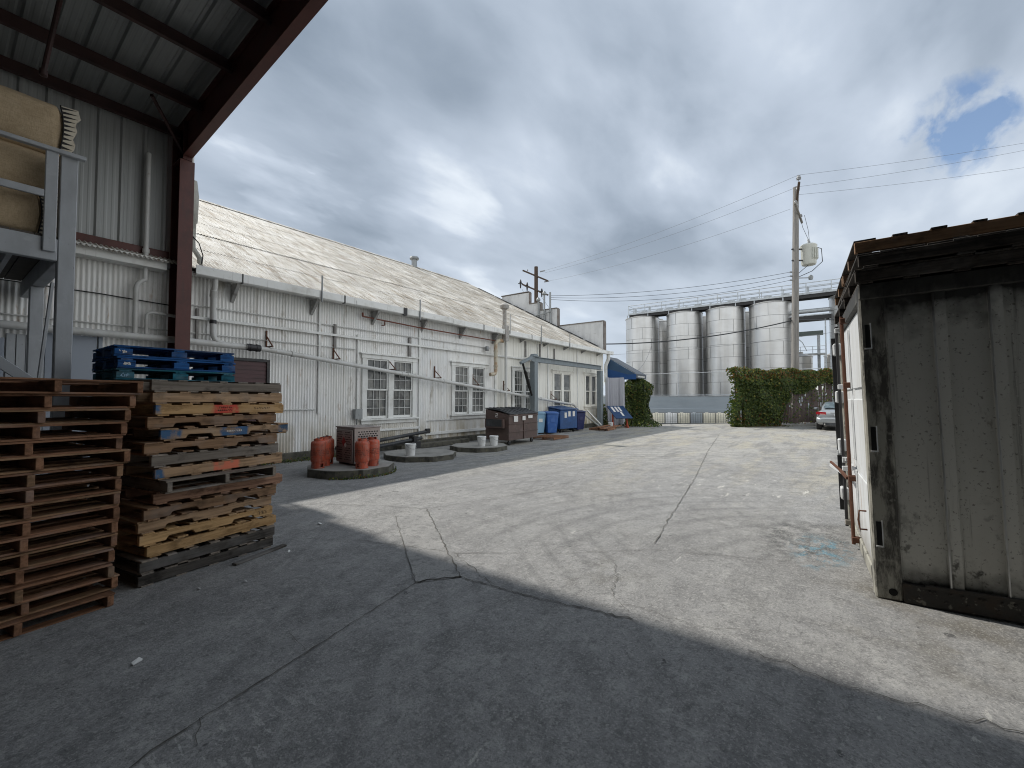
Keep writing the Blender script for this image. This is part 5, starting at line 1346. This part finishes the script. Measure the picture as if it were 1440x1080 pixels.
loft(mb, [sec(.0,.74,.42,.88,.5), sec(.04,.82,.33,.98,.42,top=.93), sec(.25,.90,.26,1.06,.36,top=.90), sec(.9,.915,.22,1.04,.34,top=.92), sec(1.6,.915,.20,.99,.34,top=.95), sec(3.2,.915,.20,.95,.34,top=.95), sec(4.0,.90,.24,.90,.36,top=.92), sec(4.6,.82,.30,.78,.42,top=.9), sec(4.82,.66,.36,.68,.5)])
loft(mb, [[(x,y,z) for (x,y,z) in q] for q in (
    [(.70+0*k, 0, 0) for k in range(0)],) if q] or [sec(.72,.70,.90,1.04,.5), sec(1.05,.69,.92,1.24,.42), sec(1.45,.64,.95,1.40,.4), sec(1.9,.62,.95,1.455,.4), sec(2.4,.62,.95,1.455,.4), sec(2.8,.64,.93,1.38,.4), sec(3.2,.67,.92,1.16,.42), sec(3.55,.70,.88,.98,.5)])
mb.build('body', CARP, car, smooth=45, local=True)
mb = MB(); mb.add([(.80,-.60,1.09),(.80,.60,1.09),(1.34,.50,1.385),(1.34,-.50,1.385)], [(0,1,2,3)]); 
mb.v = [(x-.035, y, z+.035) for x, y, z in mb.v]; mb.build('rear_window', CARGLASS, car, local=True)
for s in (-1,1):
    mb = MB(); mb.add([(1.2,s*.715,1.03),(3.1,s*.715,1.01),(2.65,s*.655,1.34),(1.55,s*.655,1.36)], [(0,1,2,3)]); mb.build('side_window', CARGLASS, car, local=True)
    mb = MB(); mb.prism([(s*.48,.80),(s*.895,.82),(s*.90,.93),(s*.80,.955),(s*.48,.93)], 'x', -.012, .14); mb.prism([(s*.50,.805),(s*.74,.815),(s*.74,.855),(s*.50,.85)], 'x', -.018, -.0125, mi=1); mb.build('tail_light', [TAIL, TAILW], car, bevel=.008, local=True)
    mb = MB(); mb.box(2.75,s*.92,1.00,2.90,s*1.10,1.13); mb.box(2.80,s*.88,.98,2.88,s*.93,1.02); mb.build('wing_mirror', CARP, car, bevel=.03, smooth=45, local=True)
    for x in (.95,3.75):
        M = Matrix.Translation((x,s*.80,.32)) @ Matrix.Rotation(math.pi/2,4,'X')
        mb = MB(); mb.lathe([(.20,-.11),(.30,-.115),(.325,-.09),(.325,.09),(.30,.115),(.20,.11)], 26, M=M); w = mb.build('wheel', RUBBER, car, smooth=40, local=True)
        mb = MB(); mb.lathe([(0,-.10),(.20,-.10),(.20,.10),(0,.10)], 20, M=M); mb.build('rim', GREYMET, w, smooth=40, local=True)
mb = MB(); loft(mb, [sec(-.05,.70,.44,.60,.5), sec(-.03,.80,.40,.66,.45), sec(.12,.905,.38,.70,.4)]); mb.build('bumper', CARP, car, smooth=45, local=True)
mb = MB(); mb.box(-.03,-.62,.28,.2,.62,.41); mb.build('lower_bumper', BLKPLASTIC, car, bevel=.02, local=True)
mb = MB(); mb.box(-.030,-.17,.745,-.022,.17,.86); mb.build('number_plate', PLATE, car, local=True)
mb = MB(); mb.box(-.024,-.30,.885,-.004,.30,.91); mb.build('trim_strip', CHROME, car, local=True)
mb = MB(); mb.lathe([(0,-.004),(.045,-.004),(.055,0),(.045,.004),(0,.004)], 16, M=Matrix.Translation((.0,0,.955)) @ Matrix.Rotation(math.pi/2,4,'Y')); mb.build('badge', CHROME, car, local=True)
mb = MB(); mb.tube([(-.05,.55,.33),(.2,.55,.33)], .035, 8); mb.build('exhaust', CHROME, car, local=True)

# ------------------------------------------------------------------ utility poles and wires
pr_ = thing('utility_pole', 'weathered grey utility pole carrying a transformer above the hedge', 'utility pole', (32.1,-9.3,-.1))
mb = MB(); mb.tube([(31.95,-9.15,-.2),(32.05,-9.3,7),(32.2,-9.46,14.75)], [.215,.19,.155], 16); mb.build('pole', POLEW, pr_, smooth=50)
P = Vector((32.2,-9.46,0))
def xarm(parent, c, d, L_, w=.11, mat=POLEW):
    d = Vector(d).normalized(); MB().bar(Vector(c)-d*L_*.5, Vector(c)+d*L_*.5, w, w).build('crossarm', mat, parent, bevel=.008)
def insul(parent, p, h=.25, r_=.06):
    MB().lathe([(.02,0),(.02,h*.3),(r_,h*.35),(r_*.7,h*.5),(r_,h*.55),(r_*.7,h*.75),(r_*.8,h*.8),(0,h)], 10, tuple(p)).build('insulator', INSUL, parent, smooth=40)
ad = Vector((.93,.37,0)).normalized(); bd_ = Vector((.80,.60,0)).normalized(); rd = Vector((.60,-.80,0))
MB().bar(P+Vector((0,0,13.7)), P+Vector((0,0,14.7))-bd_*.8-rd*.32, .12, .12).build('crossarm', POLED, pr_, bevel=.008)
insul(pr_, P+Vector((0,0,14.72))-bd_*.75-rd*.31, .45, .13); insul(pr_, P+Vector((0,0,14.25))-bd_*.35-rd*.12, .4, .12)
xarm(pr_, P+Vector((0,0,13.05))-bd_*.2, (bd_*.6+rd*.6+Vector((0,0,-.35))), 1.9)
for q in (-.7,-.35,.6): insul(pr_, P+Vector((0,0,13.05-q*.35+.05))+(bd_*.6+rd*.6).normalized()*q-bd_*.2, .3, .09)
# transformer
Pt = Vector((32.12,-9.4,0)) + rd*.78
mb = MB(); mb.lathe([(0,9.85),(.36,9.87),(.40,9.95),(.42,10.9),(.46,11.0),(.46,11.06),(.38,11.14),(0,11.2)], 22, tuple(Pt)); 
for k in range(13):
    a = k*2*math.pi/22 - 2.6; mb.prism([(0,10.12),(.10,10.22),(.10,10.82),(0,10.9)], 'y', -.015, .015, M=Matrix.Translation((Pt.x,Pt.y,0)) @ Matrix.Rotation(a,4,'Z') @ Matrix.Translation((.40,0,0)))
mb.build('transformer', TRAFO, pr_, smooth=40)
mb = MB()
for z in (10.15,10.85): mb.bar(Vector((32.08,-9.35,z))-rd*.2, Pt+Vector((0,0,z))-rd*.3, .09, .07)
mb.build('transformer_bracket', DARKMET, pr_)
insul(pr_, Pt+Vector((-.1,0,11.15)), .35, .06); insul(pr_, Pt+Vector((.15,-.05,11.15)), .3, .06)
mb = MB(); mb.tube([Pt+Vector((-.1,0,11.45)), Pt+Vector((-.15,.1,12.2))-rd*.2, P+Vector((0,0,12.8))+rd*.25], .012, 5); mb.tube([Pt+Vector((.15,-.05,11.42)), Pt+Vector((.1,0,12.1)), P+Vector((0,0,13.0))+rd*.5], .012, 5)
mb.tube([Pt+Vector((0,0,11.0))+rd*.45, Pt+Vector((0,0,10.9))+rd*.8, Pt+Vector((0,0,10.1))+rd*.85, Pt+Vector((0,0,9.5))+rd*.2, Vector((32.05,-9.3,9.1))+rd*.2], .022, 6); mb.tube([Pt+Vector((0,0,9.9)), Pt+Vector((0,0,9.65))-rd*.3, Vector((32.05,-9.3,9.3))+rd*.2], .018, 6)
mb.build('service_cable', WIRE, pr_)
mb = MB(); 
for z in (8.9,9.15,9.4): mb.tube([Vector((32.05,-9.3,z))-rd*.2-bd_*.1, Vector((32.05,-9.3,z))-rd*.34-bd_*.1], .05, 8)
mb.lathe([(.0,8.95),(.12,8.97),(.14,9.15),(.06,9.25)], 10, tuple(Vector((32.05,-9.3,0))+rd*1.0)); mb.bar(Vector((32.05,-9.3,9.05)), Vector((32.05,-9.3,9.08))+rd*1.0, .05, .05); mb.build('street_fitting', GREYMET, pr_, smooth=40)
pl_ = thing('utility_pole', 'dark brown utility pole rising behind the warehouse parapet', 'utility pole', (33.42,10.7,-.6))
mb = MB(); mb.tube([(33.42,10.7,-.6),(33.42,10.7,13.7)], [.22,.17], 14); mb.build('pole', POLED, pl_, smooth=50)
A = Vector((33.42,10.7,0)); ra = Vector((.597,-.802,-.42)).normalized()
xarm(pl_, A+Vector((-.15,0,12.85)), ra, 2.5, .12, POLED); xarm(pl_, A+Vector((-.15,0,11.55)), ra, 2.6, .12, POLED)
for q in (-1.45,-.8,.65,): 
    c_ = A+Vector((-.15,0,11.55))+ra*q; MB().lathe([(.0,-.45),(.05,-.4),(.09,-.05),(.06,.0),(.12,.1),(.05,.35),(0,.4)], 10, tuple(c_)).build('cutout_switch', DARKMET, pl_, smooth=40); MB().bar(c_-rd*.22, c_+rd*.22, .08, .06).build('switch_arm', DARKMET, pl_)
insul(pl_, A+ra*-.75+Vector((-.15,0,12.95)), .2, .06)
mb = MB()
for (o_, z) in ((.35,13.25),(.75,12.3)): c_ = A+rd*o_+Vector((0,0,z)); mb.tube([c_, c_+rd*.45+Vector((0,0,.1))], .06, 8)
mb.build('dead_end', INSUL, pl_, smooth=40)
mb = MB(); mb.tube([A+ra*-1.3+Vector((-.15,0,11.1)), A+ra*-.6+Vector((0,0,9.9)), A+Vector((0,0,9.0))], .012, 4); mb.tube([A+ra*.65+Vector((-.15,0,11.1)), A+rd*1.4+Vector((0,0,9.6)), A+rd*2.0+Vector((0,0,8.9))], .012, 4); mb.build('jumper', WIRE, pl_)
def wire(p, q, sag, rad, lab, m=WIREG):
    p, q = Vector(p), Vector(q); n = 24; pts = []
    for i in range(n+1):
        t = i/n; c = p.lerp(q, t); c.z -= 4*sag*t*(1-t); pts.append(c)
    o = MB().tube(pts, rad, 5).build('power_line', m, None, smooth=60); tag(o, lab, 'wire', 'overhead wires')
TR = P + Vector((0,0,15.15)) - bd_*.75 - rd*.31; TR2 = P + Vector((0,0,14.62)) - bd_*.35 - rd*.12; TR3 = P + Vector((0,0,13.3)) - bd_*.2 - rd*.5
wire(A+rd*.8+Vector((0,0,13.35)), TR, .35, .008, 'topmost thin wire between the two utility poles')
wire(A+rd*.8+Vector((0,0,13.15)), TR2, .40, .008, 'second thin wire just under the topmost between the poles')
wire(A+rd*1.2+Vector((0,0,12.4)), TR3, .40, .008, 'third thin wire between the poles, reaching the lower crossarm')
wire(TR, (44.5,-28.0,18.6), .25, .008, 'upper wire running from the transformer pole out to the right')
wire(TR2, (44.5,-28.1,18.4), .30, .008, 'second upper wire from the transformer pole out to the right')
wire(P+Vector((.1,-.1,14.3)), (44.5,-28.0,16.9), .25, .008, 'lowest of the wires running from the transformer pole to the right')
B0 = Vector((24.2,3.5,8.15))
for k, z in enumerate((9.4,9.15,8.9)): wire(B0+Vector((0,0,.12*(1-k))), Vector((32.05,-9.3,z))-rd*.3-bd_*.1, 0.35+.1*k, .012, ('uppermost','middle','lowest')[k]+' of the three service wires from the warehouse parapet to the grey pole', WIRE)
wire((24.55,-.1,4.9), (32.0,-9.2,6.45), .35, .035, 'thick black cable from the warehouse corner to the grey pole', WIRE)
wire((32.0,-9.25,6.45), (42,-22.5,7.8), .35, .035, 'thick black cable from the grey pole out to the right', WIRE)
wire((45,14,6.6), (43.5,-14,7.2), .5, .014, 'thin wire crossing in front of the silo row')
wire((26,.5,4.6), (52,6.5,8.0), 2.2, .02, 'slack cable hanging from the warehouse corner towards the left end silo')

# ------------------------------------------------------------------ shipping container
ct = thing('shipping_container', 'weathered grey shipping container with white rusty doors at its end', 'container', (4.65,-11.6,0), R(3.5))
ct.rotation_euler = (R(-1.4), 0, R(3.5))
CW_, CL_, CH = 2.44, 6.06, 2.55
def cm(mb, name, m, **k): return mb.build(name, m, ct, local=True, **k)
mb = MB()     # long side facing the camera: flat sheets between pressed ribs
ribs = [(-.28,-.36),(-.50,-.58),(-.80,-.90)]
y = -.16
prof = [(0.02,-.16)]
yy = -.16
pos = [-.485, -.79, -1.10, -1.42, -1.74, -2.06, -2.38, -2.70, -3.02, -3.34, -3.66, -3.98, -4.3, -4.62, -4.94, -5.26, -5.6]
for p in pos:
    prof += [(.03, p+.040), (-.004, p+.032), (-.004, p-.035), (.03, p-.043)] if p > -.6 or True else []
prof += [(.03, -CL_+.16)]
prof[0] = (.03, -.16)
vs = []; fs = []
for (x, y) in prof: vs += [(x,y,.14),(x,y,1.2),(x,y,CH-.12)]
for i in range(len(prof)-1):
    for j in range(2): fs.append((3*i+j, 3*i+3+j, 3*i+4+j, 3*i+1+j))
mb.add(vs, fs); cm(mb, 'side_panel', CTR_SIDE, fixn=False)
mb = MB()
for p in pos: mb.tube([(-.004,p+.036,.165),(-.004,p+.036,CH-.135)], .0075, 6)  # added bright strip imitating the sunlit edge of each rib
cm(mb, 'rib_highlight_strip', surf('rib_highlight_metal', (.62,.62,.60), .35, metal=.7, layers=[L((.30,.29,.26), .7, nz((20,20,2.), .50, .62)), L((.06,.055,.05), .95, gr('Z', 2.0, 2.4, wob=.6, wscale=4.))]), smooth=50)
mb = MB()
for p in pos:
    z = .2
    while z < CH-.15:
        for dy in (.075,-.082): mb.lathe([(.0055,0),(.004,.002),(0,.0025)], 6, M=Matrix.Translation((.030,p+dy,z)) @ Matrix.Rotation(-math.pi/2,4,'Y'))
        z += .07
cm(mb, 'rivets', CTR_SIDE)
mb = MB()
mb.box(.0,-.17,.0,.15,-.0,CH)
def slot(z): pass
cm(mb, 'corner_post', CTR_POST, bevel=.012)
for z in (.42,1.18,2.02):
    mb = MB(); mb.box(-.006,-.062,z,.0,-.028,z+.19); cm(mb, 'hinge_recess', BLACK)
    mb = MB(); mb.prism([(-.070,z-.01),(-.063,z-.01),(-.063,z+.20),(-.070,z+.20)], 'x', -.012, -.001); mb.box(-.012,-.0625,z-.012,-.001,-.022,z-.001); cm(mb, 'recess_lip', CTR_WHITE)
mb = MB(); mb.box(CW_-.15,-.17,0,CW_,0,CH); cm(mb, 'corner_post', CTR_POST, bevel=.012)
mb = MB(); mb.box(0,-CL_,0,.15,-CL_+.17,CH); cm(mb, 'corner_post', CTR_POST, bevel=.012)
mb = MB(); mb.box(CW_-.15,-CL_,0,CW_,-CL_+.17,CH); cm(mb, 'corner_post', CTR_POST, bevel=.012)
mb = MB(); mb.box(-.012,-CL_+.17,.0,.06,-.17,.15); mb.box(-.022,-CL_+.17,.14,-.0,-.30,.165); 
for k in range(26): mb.lathe([(.013,0),(.010,.008),(0,.010)], 8, M=Matrix.Translation((-.012,-.26-.045*k - (.02 if k%2 else 0),.085 + (.03 if k % 3 else -.03))) @ Matrix.Rotation(-math.pi/2,4,'Y'))
cm(mb, 'bottom_rail', CTR_BOT, bevel=.006)
mb = MB(); mb.lathe([(0,0),(.028,0),(.028,.004),(0,.004)], 14, M=Matrix.Translation((-.0005,-.11,.065)) @ Matrix.Rotation(-math.pi/2,4,'Y')); cm(mb, 'lifting_hole', BLACK)
mb = MB(); mb.box(-.012,-CL_,CH-.13,.06,-.0,CH); mb.box(.06,-.06,CH-.13,CW_,-.0,CH); mb.box(CW_-.06,-CL_,CH-.13,CW_,-.06,CH); cm(mb, 'top_rail', CTR_POST, bevel=.008)
mb = MB(); mb.box(.061,-CL_,CH-.05,CW_-.061,-.061,CH-.01); cm(mb, 'roof', CTR_POST)
mb = MB(); mb.box(CW_-.05,-CL_+.17,.14,CW_-.02,-.17,CH-.13); mb.box(.15,-CL_,.14,CW_-.15,-CL_+.03,CH-.13); cm(mb, 'rear_panels', CTR_SIDE)
mb = MB(); mb.box(.15,-.14,.0,CW_-.15,-.02,.13); cm(mb, 'door_sill', CTR_POST, bevel=.01)
for a, b in ((.155,1.215),(1.225,CW_-.155)):
    mb = MB(); mb.box(a,-.075,.135,b,-.035,CH-.135)
    for (za, zb_) in ((.2,.85),(.95,1.6),(1.7,2.35)): mb.box(a+.08,-.034,za,b-.08,-.018,zb_)
    d_ = cm(mb, 'door', CTR_WHITE, bevel=.008)
    for x in ((1.36, 2.17) if a > 1 else ()):
        m2 = MB(); m2.tube([(x,.028,.05),(x,.028,CH-.05)], .017, 8); m2.build('lock_rod', RUST if x < 2 else DARKMET, d_, smooth=40, local=True)
        m2 = MB()
        for z in (.10,.75,1.75,CH-.10): m2.box(x-.035,-.03,z-.03,x+.035,.045,z+.03)
        m2.build('rod_keeper', RUST if x < 2 else CTR_WHITE, d_, bevel=.006, local=True)
        m2 = MB(); m2.bar((x,.05,.95),(x+.34,.06,.90),.018,.035); m2.bar((x+.1,.03,.93),(x+.1,.08,.93),.06,.06); m2.build('handle', CTR_WHITE, d_, local=True)
for z in (.35,.95,1.55,2.15):
    mb = MB(); mb.box(CW_-.20,-.02,z,CW_-.02,.065,z+.15); cm(mb, 'hinge', CTR_WHITE, bevel=.012)
mb = MB(); mb.box(CW_-.06,.0,.2,CW_-.025,.075,2.38); mb.build('door_gasket', DARKMET, ct, local=True)
mb = MB(); mb.tube([(.32,.0,.62),(.32,.05,.62),(.32,.06,.54),(.32,.05,.46),(.32,.0,.46)], .008, 6); cm(mb, 'lashing_ring', RUST)
mb = MB(); mb.bar((1.40,.05,.74),(1.62,.10,.80),.022,.03); mb.bar((1.62,.10,.80),(1.85,.17,.86),.02,.022); cm(mb, 'door_lever', RUST)
mb = MB(); mb.bar((1.9,.05,.72),(2.2,.16,.78),.02,.03); cm(mb, 'door_lever', CTR_WHITE)
# timber pallets on top, in the container's tilted frame
Mc = Matrix.Translation((4.65,-11.6,0)) @ Euler((R(-1.4),0,R(3.5))).to_matrix().to_4x4()
def top_pallet(lx, ly, lz, kind, deck, lab, seed, nt=9):
    p = Mc @ Vector((lx,ly,lz)); q = Mc.to_quaternion() @ Euler((0,0,R(90)+random.Random(seed).gauss(0,.012))).to_quaternion()
    t = pallet(lab, kind, tuple(p), 0, 'timber pallets lying on the container roof', deck=deck, seed=seed, sz=1.12, nt=nt)
    t.rotation_mode = 'QUATERNION'; t.rotation_quaternion = q; t.scale = (1.04,1.18,1.12)
    return t
g_ = ('near','far')
for j, lx in enumerate((.57,1.83)):
    for k, (kind, deck, nm) in enumerate((('burnt','burnt','charred pallet at the bottom on the container roof'),('burnt','black','charred pallet in the middle layer on the container roof'),('brown','burnt','brown edged pallet on top of the container stack'))):
        top_pallet(lx + (.0,-.022,.012)[k], -.64 + (.02,-.01,.015)[k], CH + .001 + k*PH*1.13, kind, deck, nm + (', nearer the camera' if j == 0 else ', on the far side'), 400+k+10*j, (9,9,6)[k])

# ------------------------------------------------------------------ litter
rr = random.Random(21)
LIT = [(.83,-7.95,.028,'largest white paper scrap on the shaded ground by the pallets'),(1.45,-7.05,.016,'tiny white scrap near the foot of the mixed pallets'),(1.75,-7.2,.014,'tiny pale chip on the ground beyond the mixed pallets'),(3.1,-6.05,.035,'flat white scrap lying in the sunlit patch'),(2.35,-6.75,.016,'pale splinter beside the loose board'),(1.0,-7.4,.013,'small white crumb left of the long ground joint')]
for (x, y, s, lab) in LIT:
    mb = MB(); a = rr.uniform(0,3); M = Matrix.Translation((x,y,.012)) @ Matrix.Rotation(a,4,'Z')
    mb.add([(-s,-s*.35,-.004),(s,-s*.5,.0),(s*.9,s*.4,.012),(-s*.7,s*.5,.004)], [(0,1,2,3)], 0, M); mb.add([(-s,-s*.35,-.008),(s,-s*.5,-.006),(s*.9,s*.4,.006),(-s*.7,s*.5,-.004)], [(3,2,1,0)], 0, M)
    o = mb.build('paper_scrap', SCRAP, None, fixn=False); tag(o, lab, 'litter', 'small scraps on the ground')

# ------------------------------------------------------------------ camera
TH = math.atan(21/620.); AZ = math.atan(461/620.)
cam = bpy.data.cameras.new('camera'); co = bpy.data.objects.new('camera', cam); COL.objects.link(co)
cam.sensor_width = 36; cam.lens = 620/1440*36; cam.clip_end = 5000; cam.clip_start = .05
co.location = (0,-11.4,1.6); co.rotation_euler = (math.pi/2 + TH, 0, AZ - math.pi/2)
SC.camera = co

# ------------------------------------------------------------------ light
EL = R(47.0); SAZ = R(90 - 1.5)          # sun over the warehouse roof
sd = Vector((math.cos(EL)*math.cos(SAZ), math.cos(EL)*math.sin(SAZ), math.sin(EL)))
sun = bpy.data.lights.new('sun', 'SUN'); so = bpy.data.objects.new('sun', sun); COL.objects.link(so)
sun.energy = 3.1; sun.angle = R(1.2); sun.color = (1.0,.955,.885)
so.rotation_euler = sd.to_track_quat('Z','Y').to_euler()
wd_ = bpy.data.worlds.new('World'); SC.world = wd_; wd_.use_nodes = True
g = N(wd_.node_tree)
out = g.n('ShaderNodeOutputWorld')
sky = g.n('ShaderNodeTexSky', sky_type='NISHITA'); sky.sun_disc = False; sky.sun_elevation = EL; sky.sun_rotation = math.pi/2 - SAZ
bg1 = g.n('ShaderNodeBackground', {'Color': sky.outputs[0], 'Strength': .13})
dirv = g.n('ShaderNodeTexCoord').outputs['Generated']
sp = g.n('ShaderNodeSeparateXYZ', {0: dirv}).outputs
zz = g.math('ADD', g.math('MAXIMUM', sp[2], 0.0), .16)
uu = g.math('DIVIDE', sp[0], zz); vv = g.math('DIVIDE', sp[1], zz)
uv = g.n('ShaderNodeCombineXYZ', {0: uu, 1: vv, 2: 0.0}).outputs[0]
def wn(scale, rot, detail, dist, loc=(0,0,0), rough=.55):
    mp = g.n('ShaderNodeMapping', {'Vector': uv, 'Rotation': (0,0,rot), 'Scale': scale, 'Location': loc})
    return g.n('ShaderNodeTexNoise', {'Vector': mp.outputs[0], 'Scale': 1.0, 'Detail': detail, 'Roughness': rough, 'Distortion': dist}).outputs[0]
big = wn((.55,.9,1), R(35), 4, .2, (2.3,.4,0)); mid = wn((1.0,1.9,1), R(35), 6, .25, (5.1,1.7,0), .5); fine = wn((2.6,4.4,1), R(30), 7, .3, (1.,9.,0), .55)
h = g.math('ADD', g.math('ADD', g.math('MULTIPLY', big, .52), g.math('MULTIPLY', mid, .36)), g.math('MULTIPLY', fine, .12))
def lobe(px, py, w):
    d_ = g.n('ShaderNodeVectorMath', {0: dirv, 1: tuple(raydir(px, py))}, operation='DOT_PRODUCT').outputs['Value']
    return g.remap(g.math('ADD', d_, g.math('MULTIPLY', g.math('SUBTRACT', mid, .5), .10)), math.cos(R(w)), 1.0)
def raydir(x, y):
    a = (x-720)/620; b = (540-y)/620; c, s = math.cos(TH), math.sin(TH); ca, sa = math.cos(AZ), math.sin(AZ)
    return (Vector((c*ca, c*sa, s)) + Vector((sa,-ca,0))*a + Vector((-s*ca,-s*sa,c))*b).normalized()
for (px, py, w, amt) in ((880,40,17,.045),(1040,120,14,.025),(620,345,9,.08),(425,285,6,.06),(445,300,3,.05),(1250,270,15,.015),(560,220,16,-.05),(400,140,22,-.06),(1270,80,14,-.06),(844,150,10,.02),(690,60,10,-.03)):
    h = g.math('ADD', h, g.math('MULTIPLY', lobe(px, py, w), amt))
ramp = g.n('ShaderNodeValToRGB', {0: h}); cr = ramp.color_ramp
cr.elements[0].position = .395; cr.elements[0].color = (.235,.29,.365,1)
cr.elements[1].position = .665; cr.elements[1].color = (.87,.93,.985,1)
e = cr.elements.new(.465); e.color = (.37,.435,.525,1)
e = cr.elements.new(.55); e.color = (.505,.575,.675,1)
hor = g.remap(sp[2], 0.0, .38, .78, 0.0)
ccol = g.mix(hor, ramp.outputs[0], (.59,.66,.74))
# out-of-view sky made brighter and paler, added fill for the shaded wall
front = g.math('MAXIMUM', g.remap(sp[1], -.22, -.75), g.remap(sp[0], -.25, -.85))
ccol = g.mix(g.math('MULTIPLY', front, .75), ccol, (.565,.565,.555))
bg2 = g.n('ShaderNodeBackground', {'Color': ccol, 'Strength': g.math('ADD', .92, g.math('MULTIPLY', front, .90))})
# gaps in the cloud: one towards the right, faint ones low down
ga = Vector(( .2,0,0))
hole = raydir(1352,176)
dt = g.n('ShaderNodeVectorMath', {0: dirv, 1: tuple(hole)}, operation='DOT_PRODUCT').outputs['Value']
hn = g.n('ShaderNodeTexNoise', {'Vector': dirv, 'Scale': 16.0, 'Detail': 6.0, 'Roughness': .55, 'Distortion': .3}).outputs[0]
dt = g.math('ADD', dt, g.math('MULTIPLY', g.math('SUBTRACT', hn, .5), .006))
gap = g.math('MULTIPLY', g.math('MULTIPLY', g.remap(dt, .9978, .9996), g.remap(hn, .44, .58)), .95)
low = g.math('MULTIPLY', g.remap(mid, .52, .60), g.remap(sp[2], .20, .03))
gap = g.math('MAXIMUM', gap, g.math('MULTIPLY', low, .55))
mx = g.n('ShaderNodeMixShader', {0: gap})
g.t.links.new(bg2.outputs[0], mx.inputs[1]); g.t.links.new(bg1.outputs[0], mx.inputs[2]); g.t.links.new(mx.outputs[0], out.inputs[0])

vs_ = SC.view_settings; vs_.view_transform = 'Standard'; vs_.look = 'None'; vs_.exposure = 0.32; vs_.gamma = 1.0
SC.display_settings.display_device = 'sRGB'
SC.cycles.filter_width = 1.05; SC.cycles.max_bounces = 8; SC.cycles.diffuse_bounces = 4
